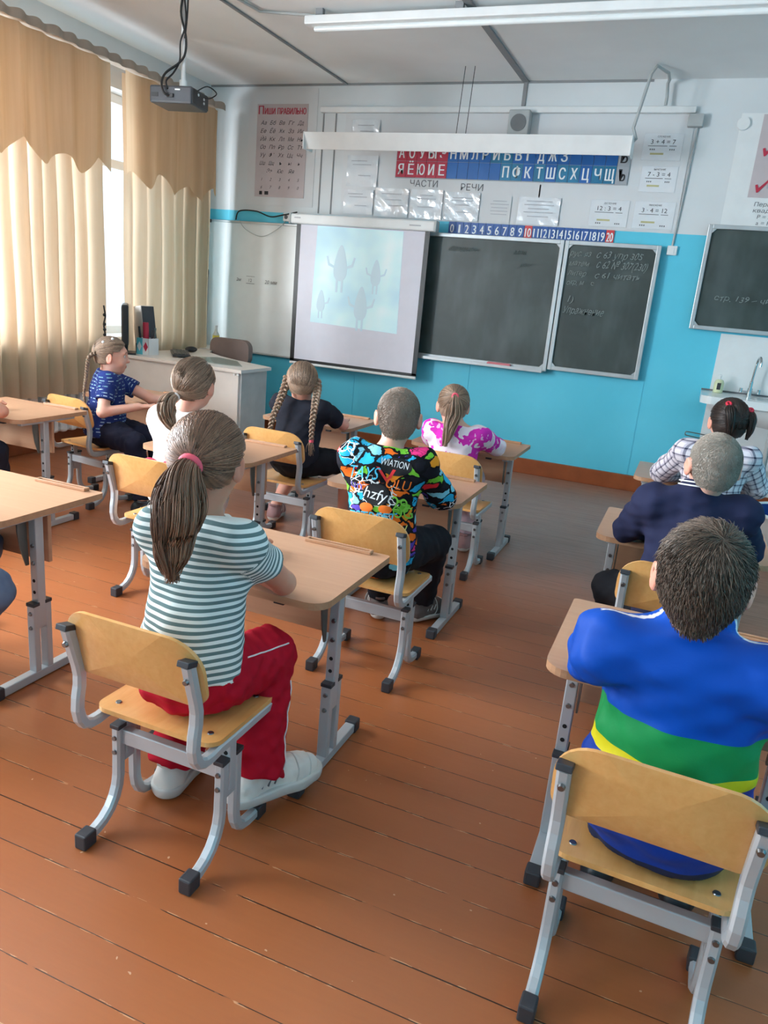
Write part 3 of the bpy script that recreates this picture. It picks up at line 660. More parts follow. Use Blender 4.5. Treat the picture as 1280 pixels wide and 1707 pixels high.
for cx, cz, sc, sides in ((-0.17, 0.88, 1.0, (-1, 1)), (0.17, 0.83, 0.72, (-1, 1)), (-0.34, 0.56, 0.62, (1,)), (0.05, 0.56, 0.95, (-1, 1))):
    m = MB(); P = []
    for k in range(24):
        a = 2*PI*k/24; rx = 0.062*sc*(1-0.35*math.sin(a)); P.append((cx+rx*math.cos(a), cz+0.14*sc*math.sin(a)*(1.25 if math.sin(a) > 0 else 0.9)))
    m.prism(P, 0.0055, 0.007, 'y')
    for s in sides:
        m.prism([(cx+s*0.06*sc, cz-0.02*sc), (cx+s*0.12*sc, cz+0.0*sc), (cx+s*0.14*sc, cz+0.075*sc), (cx+s*0.125*sc, cz+0.08*sc), (cx+s*0.105*sc, cz+0.02*sc), (cx+s*0.06*sc, cz+0.0*sc)][::s], 0.0055, 0.007, 'y')
    for s in (-1, 1): m.box((cx+s*0.025*sc, 0.0062, cz-0.16*sc), (0.02*sc, 0.0015, 0.12*sc))
    m.build('projected_figure', fm.m, t)

# number strip 0..20
t = thing('number_strip', 'strip of blue and red number cards from 0 to 20 above the chalkboards', 'number strip', (-2.105, YF-0.012, 1.908))
cw = 1.353/21
for k in range(21):
    red = k in (10, 20)
    m = MB(); m.box(((k+0.5)*cw, 0.004, 0.052), (cw-0.003, 0.004, 0.102)); cd = m.build('number_card', M['red2' if red else 'blue2'], t)
    m = MB(); [write(m, str(k), (k+0.5)*cw+q, 0.0012-abs(q+0.002)*0.2, 0.018, 0.068, width=(0.014 if k == 1 else 0.030) if k < 10 else (0.040 if k == 11 else 0.047)) for q in (-0.0015, 0.0, 0.0015)]; m.build('digit', M['white_ink'], cd)
# alphabet strip
t = thing('alphabet_strip', 'red and blue cyrillic alphabet strip in two rows above the sheets', 'alphabet strip', (-2.622, YF-0.018, 2.338))
cw = 1.9/21; rows = ['ЯЁЮИЕ     ПФКТШСХЦЧЩЪ', 'АОУЫЭНМЛРЙБВГДЖЗ    Ь']
m = MB(); m.box((0.95, 0.008, 0.128), (1.906, 0.006, 0.262)); m.build('backing', M['grey_card'], t)
for r_ in range(2):
    for k in range(21):
        ch = rows[r_][k]; kind = 'red' if k < 5 else ('grey_card' if k == 20 else 'blue')
        if kind == 'blue' and ch in 'ПФТСХЧЩЙБ': kind = 'teal_card'
        m = MB(); m.box(((k+0.5)*cw, 0.003, 0.065+0.127*r_), (cw-0.003, 0.004, 0.124)); cd = m.build('letter_card', M[kind], t)
        if ch != ' ':
            m = MB(); [write(m, ch, (k+0.5)*cw+q, 0.0002-abs(q+0.003)*0.2, 0.024+0.127*r_, 0.083, width=0.048 if ch not in 'ЮЫШЩЖМФ' else 0.064) for q in (-0.0025, 0.0, 0.0025)]; m.build('letter', M['ink_dark' if k == 20 else 'white_ink'], cd)
def sign(txt, x0, x1, z, h, label):
    m = MB(); write(m, txt, (x0+x1)/2, YF-0.0065, z, h, width=x1-x0); m2 = MB(); m2.V, m2.F, m2.mi, m2.sm = m.V, m.F, m.mi, m.sm
    o = m2.build('paper_lettering', M['ink']); tag(o, label, 'lettering')
m = MB(); m.box((-1.735, YF-0.003, 2.42), (2.78, 0.002, 0.81)); o = m.build('backing_sheet', M['paper']); tag(o, 'large white backing sheet behind the alphabet strip and plastic sleeves', 'backing sheet')
sign('ЧАСТИ', -2.486, -2.24, 2.272, 0.052, 'grey letters spelling the first word under the red alphabet cards'); sign('РЕЧИ', -2.036, -1.846, 2.256, 0.052, 'grey letters spelling the second word, under the blank blue cards')

def sheet(x0, x1, z0, z1, label, lines, plastic=True, seed=0):
    rr = random.Random(seed); t = thing('plastic_sleeve' if plastic else 'paper_sheet', label, 'paper sheet', ((x0+x1)/2, YF-0.006, z0)); w = x1-x0; h = z1-z0; n = 14
    V = []; a, b, c = rr.uniform(0, 6), rr.uniform(0, 6), rr.uniform(2, 5)
    for j in range(n+1):
        for i in range(n+1):
            u = i/n-0.5; q = j/n; bend = (0.008*math.sin(u*7+a+q*c)*math.sin(q*5+b)+0.006*math.sin((u+q)*9+b)) if plastic else 0.001*math.sin(u*6+a)
            V.append((u*w, -0.006-abs(bend)*(0.3+1.0*abs(u)*2)*0.8, q*h))
    Fq = [(j*(n+1)+i, j*(n+1)+i+1, (j+1)*(n+1)+i+1, (j+1)*(n+1)+i) for j in range(n) for i in range(n)]
    k = len(V); V += [(-w/2, 0.0, 0), (w/2, 0.0, 0), (w/2, 0.0, h), (-w/2, 0.0, h)]; Fq.append((k+3, k+2, k+1, k))
    o = link_mesh('sheet', arr_mesh('sheet', V, Fq), M['sleeve' if plastic else 'paper'], t)
    m = MB()
    for z, l, o_ in lines: m.box((o_*w, -0.0195 if plastic else -0.0088, z*h), (l*w, 0.001, 0.006))
    if m.V: m.build('printed_line', M['ink_soft'], t)
    return t
LN = [[(0.82, 0.5, -0.1), (0.7, 0.6, 0), (0.35, 0.4, 0.1)], [(0.8, 0.6, 0), (0.6, 0.5, 0.05), (0.4, 0.45, 0.15)], [(0.8, 0.4, 0), (0.68, 0.6, 0), (0.4, 0.5, 0)], [(0.8, 0.55, 0), (0.7, 0.6, 0), (0.55, 0.4, 0), (0.3, 0.4, 0.05)], [(0.8, 0.6, 0), (0.68, 0.8, 0), (0.55, 0.7, 0), (0.42, 0.75, 0), (0.3, 0.7, 0)], [(0.85, 0.6, 0), (0.72, 0.7, 0), (0.58, 0.5, 0), (0.45, 0.7, 0), (0.3, 0.5, 0)]]
for k, (x0, x1, z0, z1, lb) in enumerate(((-3.09, -2.81, 2.03, 2.228, 'wrinkled plastic sleeve in the lower row, nearest the cursive poster'), (-2.79, -2.485, 2.02, 2.25, 'wrinkled plastic sleeve in the lower row, second from the cursive poster'), (-2.465, -2.18, 2.02, 2.25, 'plastic sleeve directly under the first grey word'), (-2.155, -1.86, 2.02, 2.24, 'plastic sleeve directly under the second grey word'), (-1.785, -1.595, 2.025, 2.225, 'narrow printed sheet with pinkish lines right of the second grey word'), (-1.535, -1.20, 2.02, 2.225, 'wide printed sleeve above numbers nine to thirteen'), (-3.08, -2.79, 2.255, 2.50, 'plastic sleeve in the upper row, left of the red alphabet cards'), (-3.05, -2.8, 2.55, 2.78, 'pale sheet high on the wall, partly behind the long hanging lamp'))):
    sheet(x0, x1, z0, z1, lb, LN[k % 6], k != 4, k)
for k, (x0, x1, z0, z1, txt, lb) in enumerate(((-0.65, -0.37, 2.515, 2.70, '3 + 4 = 7', 'card with an addition sum, uppermost right of the hanging lamp'), (-0.63, -0.37, 2.295, 2.475, '7 - 3 = 4', 'card with a subtraction sum, under the addition card'), (-0.965, -0.675, 2.035, 2.228, '12 : 3 = 4', 'card with a division sum, left of the two lowest arithmetic cards'), (-0.635, -0.34, 2.035, 2.228, '3 · 4 = 12', 'card with a multiplication sum, under the subtraction card'))):
    t = thing('arithmetic_card', lb, 'card', ((x0+x1)/2, YF-0.012, z0)); w = x1-x0; h = z1-z0
    m = MB(); m.box((0, 0.003, h/2), (w, 0.003, h), bev=0.001); m.build('card', M['sleeve'], t)
    m = MB(); write(m, txt, 0, 0.0005, h*0.60, 0.032, width=w*0.62); write(m, 'СЛОЖЕНИЕ' if k == 0 else ('ВЫЧИТАНИЕ' if k == 1 else ('ДЕЛЕНИЕ' if k == 2 else 'УМНОЖЕНИЕ')), 0, 0.0005, h*0.84, 0.012, width=w*0.32)
    m.build('printed_sum', M['ink_dark'], t)
    m = MB()
    for a, b in ((-0.22, 0.3), (0.02, 0.2), (0.26, 0.18)): m.box((a*w, 0.0008, h*0.53), (b*w, 0.001, 0.004))
    for a in (-0.3, -0.25, -0.2, 0.2, 0.25, 0.3): m.box((a*w, 0.0008, h*0.40 if k < 2 else h*0.12), (0.028*w, 0.001, 0.01))
    m.build('printed_marks', M['ink'], t)
    m = MB(); m.box((-0.12*w, 0.0008, h*0.24), (0.34*w, 0.001, 0.013)); m.build('yellow_strip', mat('yellowish_print_%d' % k, (196, 190, 140), 0.6), t)
m = MB(); m.box((-0.50, YF-0.0055, 2.425), (0.37, 0.002, 0.80)); o = m.build('backing_strip', M['paper']); tag(o, 'white strip behind the arithmetic cards', 'backing sheet')

# cursive poster
t = thing('cursive_poster', 'pinkish cursive alphabet poster with a red title, on white paper', 'poster', (-3.748, YF-0.004, 2.135))
m = MB(); m.box((0, 0.001, 0.41), (0.69, 0.002, 0.96)); m.build('white_mount', M['paper'], t)
m = MB(); m.box((0, -0.003, 0.385), (0.51, 0.003, 0.765)); m.build('printed_sheet', M['poster'], t)
m = MB()
for q in (-0.002, 0.0, 0.002): write(m, 'П', -0.215+q, -0.0055-abs(q+0.002)*0.2, 0.685, 0.068, width=0.05); write(m, 'ИШИ', -0.125+q, -0.0055-abs(q+0.002)*0.2, 0.685, 0.05, width=0.105); write(m, 'ПРАВИЛЬНО', 0.095+q, -0.0055-abs(q+0.002)*0.2, 0.685, 0.05, width=0.285)
m.build('title', M['red'], t)
m = MB(); R_ = ['Аа Бб Вв Гг Дд', 'Ее Ёё Жж Зз Ии', 'Йй Кк Лл Мм Нн', 'Оо Пп Рр Сс Тт', 'Уу Фф Хх Цц Чч', 'Шш Щщ ъ ы ь', 'Ээ Юю Яя', '1 2 3 4 5', '6 7 8 9 0']
for i, rw in enumerate(R_):
    it = rw.split(); z = 0.60-i*0.066
    for k, a in enumerate(it): write(m, a, (k-(len(it)-1)/2)*0.094*(1 if len(it) > 3 else 1.2), -0.0055, z, 0.034 if i < 7 else 0.026, width=0.055 if len(a) > 1 else None, shear=0.35)
m.box((-0.19, -0.0055, 0.035), (0.03, 0.001, 0.03)); m.box((-0.13, -0.0055, 0.035), (0.04, 0.001, 0.03)); m.build('lettering', M['ink_dark'], t)

# poster with red ticks, at the right edge
t = thing('tick_poster', 'pinkish grey poster with red tick marks above the high chalkboard', 'poster', (0.48, YF-0.016, 2.285))
m = MB(); m.box((0, 0.002, 0.27), (0.69, 0.004, 0.545)); m.build('printed_sheet', M['poster'], t)
m = MB()
for z in (0.05, 0.30): m.box((0.06, -0.001, z+0.10), (0.5, 0.002, 0.19))
m.build('picture_field', mat('pale_pink_print', (212, 196, 198), 0.6), t)
m = MB(); m.prism([(-0.235, 0.06), (-0.14, 0.05), (-0.12, 0.16), (-0.19, 0.2), (-0.22, 0.14)][::-1], -0.004, -0.0022, 'y'); m.prism([(-0.2, 0.07), (-0.15, 0.065), (-0.15, 0.12), (-0.19, 0.13)][::-1], -0.005, -0.004, 'y', mi=1); m.build('picture', [M['grey_card'], M['ink_dark']], t)
for z in (0.03, 0.27):
    m = MB(); m.prism([(-0.31, z+0.05), (-0.295, z+0.055), (-0.285, z+0.03), (-0.21, z+0.11), (-0.205, z+0.10), (-0.285, z), (-0.295, z)][::-1], -0.0055, -0.0035, 'y'); m.build('tick_mark', M['red'], t)
m = MB()
for k, s in enumerate(('Периметр', 'квадрата', 'P = a · 4', 'a = P : 4')): write(m, s, 0.30, YF-0.0135, 2.225-k*0.042, 0.028, center=True, width=0.22 if k < 2 else 0.15, shear=0.1)
o = m.build('paper_lettering', M['ink']); tag(o, 'grey printed formula text below the poster with red ticks', 'lettering')

# small wall fittings
t = thing('wall_speaker', 'square grey speaker on the wall above the alphabet strip', 'speaker', (-1.597, YF-0.055, 2.66))
m = MB(); m.box((0, 0, 0.089), (0.165, 0.10, 0.178), bev=0.008); m.build('speaker_box', M['grey_plastic'], t)
m = MB(); m.cyl((0, -0.05, 0.085), (0, -0.055, 0.085), 0.062, n=24); m.build('speaker_grille', mat('speaker_grille', (120, 122, 124), 0.7, bump=0.6, bscale=400), t)
m = MB(); m.box((-0.31, YF-0.03, 2.78), (0.105, 0.06, 0.085), bev=0.006); o = m.build('junction_box', M['grey_plastic']); tag(o, 'grey junction box on the wall right of the addition card', 'junction box')
m = MB(); m.sweep([(-0.29, YF-0.008, 2.74), (-0.30, YF-0.008, 2.3), (-0.315, YF-0.008, 1.92)], 0.008); o = m.build('wall_cable', M['grey_plastic']); tag(o, 'thin grey cable going down from the junction box to the small switch', 'cable')
t = thing('wall_switch', 'small white switch on the teal wall beside the narrow chalkboard', 'switch', (-0.31, YF-0.012, 1.855)); m = MB(); m.box((0, 0, 0.034), (0.072, 0.024, 0.068), bev=0.005); m.build('switch_plate', M['white'], t); m = MB(); m.box((0, -0.0135, 0.034), (0.03, 0.005, 0.045), bev=0.002); m.build('rocker', M['white'], t)
m = MB(); m.cyl((0.012, YF-0.012, 2.765), (0.012, YF-0.03, 2.765), 0.045, 0.042, n=24); o = m.build('cover_disc', M['white']); tag(o, 'round white cover disc beside the poster with red ticks', 'cover disc')
t = thing('double_socket', 'white double socket above the whiteboard, next to the screen case', 'socket', (-3.615, YF-0.02, 1.93)); m = MB(); m.box((0, 0, 0.04), (0.12, 0.04, 0.07), bev=0.006); m.build('socket_box', M['white'], t)
for s in (-1, 1):
    m = MB(); m.cyl((s*0.028, -0.0195, 0.04), (s*0.028, -0.022, 0.04), 0.018); m.build('socket_hole', M['ink'], t)
def smooth(pts, k=8):
    P = [Vector(p) for p in pts]; Q = []
    for i in range(len(P)-1):
        p0 = P[max(i-1, 0)]; p1 = P[i]; p2 = P[i+1]; p3 = P[min(i+2, len(P)-1)]
        for j in range(k):
            u = j/k; Q.append(0.5*((2*p1)+(p2-p0)*u+(2*p0-5*p1+4*p2-p3)*u*u+(3*p1-p0-3*p2+p3)*u**3))
    return Q+[P[-1]]
m = MB(); m.sweep(smooth([(-4.18, YF-0.03, 1.925), (-4.13, YF-0.05, 2.0), (-3.95, YF-0.05, 2.005), (-3.8, YF-0.05, 1.965), (-3.66, YF-0.06, 1.985), (-3.5, YF-0.1, 2.01)]), 0.006); o = m.build('power_cable', M['cable']); tag(o, 'black power cable looping along the top of the whiteboard', 'cable')
m = MB(); m.sweep(smooth([(-4.13, YF-0.05, 1.92), (-4.05, YF-0.055, 1.84), (-3.88, YF-0.055, 1.79), (-3.72, YF-0.055, 1.86), (-3.64, YF-0.05, 1.935)]), 0.003); o = m.build('thin_cable', M['grey_plastic']); tag(o, 'thin grey cable sagging over the top of the whiteboard', 'cable')
m = MB(); m.cyl((-4.475, YF-0.16, 0.80), (-4.475, YF-0.02, 1.46), 0.009, 0.006); o = m.build('wooden_pointer', M['black']); tag(o, 'dark pointer stick leaning in the corner beside the whiteboard', 'pointer')

# wash basin
t = thing('wash_basin', 'white wash basin with a worktop under the high chalkboard', 'basin', (0.72, 6.15, 0.83))
m = MB(); m.prism(rrect(-0.63, -0.25, 0.63, 0.24, [0.09, 0.09, 0.01, 0.01], 8), 0.0, 0.055, 'z'); m.build('basin_rim', M['white_gloss'], t)
m = MB(); m.lathe([(0.05, -0.16), (0.2, -0.14), (0.36, -0.06), (0.42, 0.0)], n=32); o = m.build('basin_bowl', M['white_gloss'], t); o.scale = (1.2, 0.52, 1)
m = MB(); m.prism(rrect(-0.30, -0.17, 0.36, 0.10, 0.1, 6), 0.0551, 0.0562, 'z'); m.build('basin_hollow', mat('basin_hollow_enamel', (206, 212, 212), 0.15), t)
m = MB(); m.cyl((-0.1, 0.05, -0.16), (-0.1, 0.05, -0.5), 0.02); m.cyl((-0.1, 0.05, -0.5), (-0.1, 0.24, -0.5), 0.02); m.build('drain_pipe', M['grey_plastic'], t)
m = MB(); m.box((0.0, 0.243, 0.064), (1.26, 0.012, 0.012)); m.build('sealing_strip', M['ink'], t)
m = MB(); m.box((-0.50, 0.16, -0.06), (0.012, 0.17, 0.10)); m.box((0.50, 0.16, -0.06), (0.012, 0.17, 0.10)); m.build('bracket', M['ink_dark'], t)
t = thing('tap', 'chrome tap with a tall swan-neck spout on the wash basin', 'tap', (0.425, 6.31, 0.886))
m = MB(); m.cyl((0, 0, 0), (0, 0, 0.06), 0.018); m.cyl((0, 0, 0.06), (0, 0, 0.11), 0.013); m.build('tap_body', M['chrome'], t)
m = MB(); m.sweep(smooth([(0, 0, 0.10), (0.005, -0.005, 0.2), (0.012, -0.012, 0.27), (0.022, -0.04, 0.29), (0.03, -0.07, 0.26), (0.03, -0.075, 0.225)]), 0.009); m.build('spout', M['chrome'], t)
for s in (-1, 1):
    m = MB(); m.cyl((0, 0, 0.03), (s*0.065, 0, 0.03), 0.009); m.cyl((s*0.062, 0, 0.022), (s*0.062, 0, 0.055), 0.012); m.build('handle', M['chrome'], t)
t = thing('soap_bottle', 'pale yellow soap pump bottle on the left end of the wash basin', 'bottle', (0.205, 6.30, 0.886))
m = MB(); m.lathe([(0.0, 0), (0.032, 0), (0.035, 0.01), (0.035, 0.075), (0.026, 0.095), (0.014, 0.10), (0.0, 0.1)], n=18); m.build('bottle_body', M['cream_soap'], t)
m = MB(); m.cyl((0, 0, 0.1), (0, 0, 0.125), 0.008); m.box((0, -0.015, 0.13), (0.02, 0.05, 0.012), bev=0.003); m.build('pump', M['white'], t)
m = MB(); m.box((0, -0.0355, 0.05), (0.026, 0.002, 0.05)); m.build('bottle_label', M['ink_dark'], t)
t = thing('towel_rod', 'thin wire towel rod on the teal wall left of the wash basin', 'rod', (0.04, YF-0.1, 0.52))
m = MB(); m.sweep(smooth([(0.2, 0, 0.0), (0.02, 0, 0.012), (0.0, 0.0, 0.02), (0.0, 0, 0.035), (0.02, 0, 0.042), (0.2, 0.0, 0.03), (0.26, 0.03, 0.02), (0.27, 0.1, 0.015)], 4), 0.004); m.build('wire', M['steel'], t)
t = thing('plastic_basin', 'blue plastic basin with a white rim on the floor at the right edge', 'basin', (0.765, 5.12, 0.0))
m = MB(); m.lathe([(0.0, 0.0), (0.19, 0.0), (0.21, 0.02), (0.265, 0.29), (0.27, 0.30)], n=36); m.build('basin_wall', M['white'], t)
m = MB(); m.lathe([(0.0, 0.012), (0.18, 0.012), (0.20, 0.03), (0.262, 0.297)], n=36); m.build('basin_inside', M['blue_plastic'], t)
m = MB(); m.lathe([(0.262, 0.297), (0.272, 0.31), (0.288, 0.304), (0.29, 0.288), (0.272, 0.286)], n=36); m.build('basin_rim', M['white'], t)
# ------------------------------------------------------------------ school chairs and desks
def make_chair(seat_mat='ply'):
    """origin on the floor under the seat; the sitter faces +y"""
    t = thing('school_chair', '', 'chair')
    # seat: ply sheet with a rolled front edge
    P = rrect(-0.175, -0.095, 0.175, 0.205, [0.035, 0.035, 0.05, 0.05], 6); n = len(P)
    def zs(x, y): return 0.353-0.006*(1-min(1, (x/0.17)**2))-0.012*max(0, (y-0.12)/0.085)**2+0.004*max(0, (-y-0.02)/0.075)**2
    bm = bmesh.new(); gx, gy = 16, 16; vt = {}
    import mathutils
    V = []; F = []
    rings = 7
    cx, cy = 0.0, 0.055
    for lay in (0, 1):
        for r_ in range(rings+1):
            k = r_/rings
            for a, b in P:
                x = cx+(a-cx)*k; y = cy+(b-cy)*k; V.append((x, y, zs(x, y)+(0.006 if lay == 0 else -0.006)))
    bm.free()
    N = n*(rings+1)
    for lay in (0, 1):
        for r_ in range(rings):
            for i in range(n):
                q = (lay*N+r_*n+i, lay*N+r_*n+(i+1) % n, lay*N+(r_+1)*n+(i+1) % n, lay*N+(r_+1)*n+i)
                F.append(q if lay == 1 else q[::-1])
    for i in range(n): F.append((rings*n+i, rings*n+(i+1) % n, N+rings*n+(i+1) % n, N+rings*n+i))
    m = MB(); m.add(V, F, 0); st = m.build('seat', M[seat_mat], t)
    for x in (-0.135, 0.135):
        for y in (-0.05, 0.15):
            b = MB(); b.cyl((x, y, zs(x, y)+0.004), (x, y, zs(x, y)+0.0085), 0.009, 0.007, n=12); b.build('bolt', M['bolt'], st)
    # backrest
    m = MB(); poly = rrect(-0.185, 0.482, 0.185, 0.655, [0.04, 0.04, 0.085, 0.085], 8); nn = len(poly); V = []
    def yb(x, z): return -0.150-(z-0.47)*0.22+0.022*(x/0.185)**2
    rings = 6; F = []; c0 = (0, 0.565)
    for lay in (0, 1):
        for r_ in range(rings+1):
            k = r_/rings
            for a, b in poly:
                x = a*k; z = c0[1]+(b-c0[1])*k; V.append((x, yb(x, z)+(0.005 if lay else -0.005), z))
    N = nn*(rings+1)
    for lay in (0, 1):
        for r_ in range(rings):
            for i in range(nn): F.append((lay*N+r_*nn+i, lay*N+r_*nn+(i+1) % nn, lay*N+(r_+1)*nn+(i+1) % nn, lay*N+(r_+1)*nn+i))
    for i in range(nn): F.append((rings*nn+i, rings*nn+(i+1) % nn, N+rings*nn+(i+1) % nn, N+rings*nn+i))
    m.add(V, F); m.build('backrest', M[seat_mat], t)
    for s in (-1, 1):
        x = s*0.155
        for d, nm in ((-1, 'rear'), (1, 'front')):
            path = [(d*0.030, 0.272), (d*0.030, 0.20), (d*0.031, 0.135), (d*0.036, 0.105), (d*0.047, 0.078), (d*0.066, 0.052), (d*0.090, 0.034), (d*0.115, 0.025), (d*0.135, 0.0215)]
            if d == 1: path = [(0.030, 0.272), (0.030, 0.16), (0.031, 0.095), (0.036, 0.068), (0.048, 0.044), (0.066, 0.030), (0.09, 0.024), (0.115, 0.0215), (0.135, 0.0215)]
            m = MB(); m.ribbon(path, x, 0.026, 0.028)
            lg = m.build('leg', M['metal'], t)
            m = MB(); m.box((x, d*0.150, 0.0205), (0.034, 0.042, 0.041), bev=0.004); m.build('foot_cap', M['cap'], lg)
            m = MB(); m.box((x, d*0.030, 0.276), (0.029, 0.031, 0.012), bev=0.002); m.build('top_cap', M['cap'], lg)
            if d == -1:
                for z in (0.245, 0.205):
                    m = MB(); m.cyl((x, -0.043, z), (x, -0.0485, z), 0.0075, 0.006, n=10); m.build('bolt', M['bolt'], lg)
        m = MB(); m.box((x, 0, 0.22), (0.020, 0.034, 0.10)); m.build('web_plate', M['metal'], t)
        m = MB(); m.box((x, 0, 0.262), (0.026, 0.028, 0.15), bev=0.003); po = m.build('seat_post', M['metal'], t)
        for z in (0.315, 0.29):
            m = MB(); m.cyl((x, -0.0135, z), (x, -0.0148, z), 0.006, n=10); m.build('hole', M['hole'], po)
        path = [(0.19, 0.331), (0.05, 0.331), (-0.06, 0.331), (-0.092, 0.328), (-0.118, 0.330), (-0.138, 0.340), (-0.150, 0.358), (-0.156, 0.385), (-0.154, 0.415), (-0.148, 0.445), (-0.147, 0.475), (-0.153, 0.505), (-0.162, 0.535), (-0.174, 0.580), (-0.180, 0.602)]
        m = MB(); m.ribbon(path, s*0.163, 0.026, 0.028); rl = m.build('side_rail', M['metal'], t)
        m = MB(); m.box((s*0.163, -0.183, 0.607), (0.030, 0.034, 0.014), R=Matrix.Rotation(-0.25, 3, 'X'), bev=0.002); m.build('rail_cap', M['cap'], rl)
        m = MB(); m.cyl((s*0.163, -0.186, 0.565), (s*0.163, -0.192, 0.564), 0.008, 0.006, n=10); m.build('bolt', M['bolt'], rl)
    m = MB(); m.box((0, -0.018, 0.245), (0.29, 0.024, 0.042), bev=0.003); m.build('crossbar', M['metal'], t)
    return t

def make_desk():
    """origin on the floor under the middle of the top; the pupil sits on the -y side"""
    t = thing('school_desk', '', 'desk')
    m = MB(); m.prism(rrect(-0.30, -0.235, 0.30, 0.235, [0.055, 0.055, 0.012, 0.012], 6), 0.580, 0.600, 'z', 0, 1); m.build('desktop', [M['desk'], M['desk_edge']], t)
    m = MB()
    x0, x1, y0, y1 = 0.015, 0.245, 0.198, 0.225
    m.box(((x0+x1)/2, y0+0.003, 0.6055), (x1-x0, 0.006, 0.011), bev=0.002); m.box(((x0+x1)/2, y1-0.003, 0.6055), (x1-x0, 0.006, 0.011), bev=0.002)
    for x in (x0+0.005, x1-0.005): m.box((x, (y0+y1)/2, 0.6055), (0.01, y1-y0-0.01, 0.011), bev=0.002)
    m.box(((x0+x1)/2, (y0+y1)/2, 0.6015), (x1-x0-0.01, y1-y0-0.01, 0.003)); m.build('pencil_tray', M['desk_edge'], t)
    m = MB(); m.box((0, 0.045, 0.478), (0.475, 0.016, 0.175), bev=0.002); m.build('modesty_panel', M['desk'], t)
    for s in (-1, 1):
        x = s*0.245; yl = -0.02
        m = MB(); m.box((x, yl, 0.019), (0.032, 0.37, 0.030), bev=0.003); ft = m.build('foot_bar', M['metal'], t)
        for d in (-1, 1):
            c = MB(); c.box((x, yl+d*0.190, 0.0205), (0.040, 0.040, 0.041), bev=0.005); c.build('foot_cap', M['cap'], ft)
        m = MB()
        for d in (-1, 1): m.box((x, yl+d*0.026, 0.15), (0.032, 0.024, 0.235), bev=0.003)
        m.box((x, yl, 0.225), (0.024, 0.035, 0.085)); lp = m.build('lower_post', M['metal'], t)
        for d in (-1, 1):
            c = MB(); c.box((x, yl+d*0.026, 0.271), (0.035, 0.028, 0.012), bev=0.002); c.build('top_cap', M['cap'], lp)
        for z in (0.24, 0.19):
            c = MB(); c.cyl((x, yl-0.038, z), (x, yl-0.043, z), 0.0075, 0.006, n=10); c.build('bolt', M['bolt'], lp)
        m = MB(); m.box((x, yl, 0.38), (0.030, 0.034, 0.39), bev=0.003); up = m.build('upper_post', M['metal'], t)
        for z in (0.35, 0.31):
            c = MB(); c.cyl((x, yl-0.0165, z), (x, yl-0.018, z), 0.006, n=10); c.build('hole', M['hole'], up)
        for z in (0.47, 0.41):
            c = MB(); c.cyl((x, yl-0.0165, z), (x, yl-0.022, z), 0.0075, 0.006, n=10); c.build('bolt', M['bolt'], up)
        m = MB(); m.box((x, -0.0, 0.570), (0.030, 0.36, 0.020), bev=0.003); m.build('top_rail', M['metal'], t)
        m = MB(); m.prism([(-0.075, 0.562), (-0.040, 0.562), (-0.034, 0.40), (-0.046, 0.40), (-0.066, 0.46), (-0.076, 0.52)], x-s*0.026, x-s*0.021, 'x'); m.build('tilt_bracket', M['steel'], t)
    m = MB(); m.box((0.16, -0.205, 0.573), (0.03, 0.02, 0.014)); m.build('stop_block', M['cap'], t)
    return t

CHAIRS = [  # x, y, turn, label
    (-1.02, 1.36, 0.0, 'plywood chair under the girl in the green striped shirt'),
    (0.09, 1.395, -0.03, 'plywood chair under the boy in the blue, green and yellow jacket'),
    (-0.965, 2.46, 0.0, 'plywood chair under the boy in the graffiti-print top'),
    (-1.05, 3.72, 0.0, 'plywood chair under the girl in the magenta and white top'),
    (0.085, 2.56, 0.0, 'plywood chair under the crop-haired boy in the navy sweater'),
    (0.18, 3.74, 0.0, 'plywood chair under the girl in the plaid shirt'),
    (-2.01, 2.60, 0.0, 'plywood chair under the girl in white with the red bow'),
    (-1.965, 3.56, 0.0, 'plywood chair under the girl in black with two braids'),
    (-3.29, 3.52, -0.12, 'sunlit plywood chair under the girl in the navy dotted shirt'),
    (-2.14, 1.38, 0.0, 'chair of the child in blue jeans, past the left edge'),
    (-3.36, 2.48, 0.0, 'chair of the child resting an elbow on the sunlit desk at the left edge')]
DESKS = [  # x, y, height factor, turn, label
    (-1.06, 1.845, 1.0, 0.0, 'desk of the girl in the green striped shirt'),
    (0.11, 1.835, 1.0, 0.0, 'desk of the boy in the blue, green and yellow jacket'),
    (-1.06, 3.03, 1.0, 0.0, 'desk of the boy in the graffiti-print top'),
    (-1.10, 4.18, 1.0, 0.0, 'desk of the girl in the magenta and white top'),
    (0.08, 3.00, 1.0, 0.0, 'desk of the crop-haired boy in the navy sweater'),
    (0.12, 4.22, 1.0, 0.0, 'desk of the girl in the plaid shirt, below the wash basin'),
    (-2.05, 3.05, 1.0, 0.0, 'desk of the girl in white with the red bow'),
    (-2.10, 4.22, 1.0, 0.0, 'desk of the girl in black with two braids'),
    (-3.32, 4.02, 1.0, 0.0, 'desk of the girl in the navy dotted shirt, before the teacher\'s desk'),
    (-2.14, 1.79, 1.033, 0.0, 'empty-topped desk of the child in blue jeans, at the left edge'),
    (-3.33, 2.985, 1.033, 0.0, 'brightly sunlit desk at the left edge, with an elbow resting on it')]
c0 = make_chair(); d0 = make_desk()
for i, (x, y, a, lb) in enumerate(CHAIRS):
    o = c0 if i == 0 else copy_tree(c0); o.location = (x, y, 0); o.rotation_euler = (0, 0, a); tag(o, lb, 'chair', 'school chairs in rows')
for i, (x, y, h, a, lb) in enumerate(DESKS):
    o = d0 if i == 0 else copy_tree(d0); o.location = (x, y, 0); o.scale = (1, 1, h); o.rotation_euler = (0, 0, a); tag(o, lb, 'desk', 'single school desks in rows')

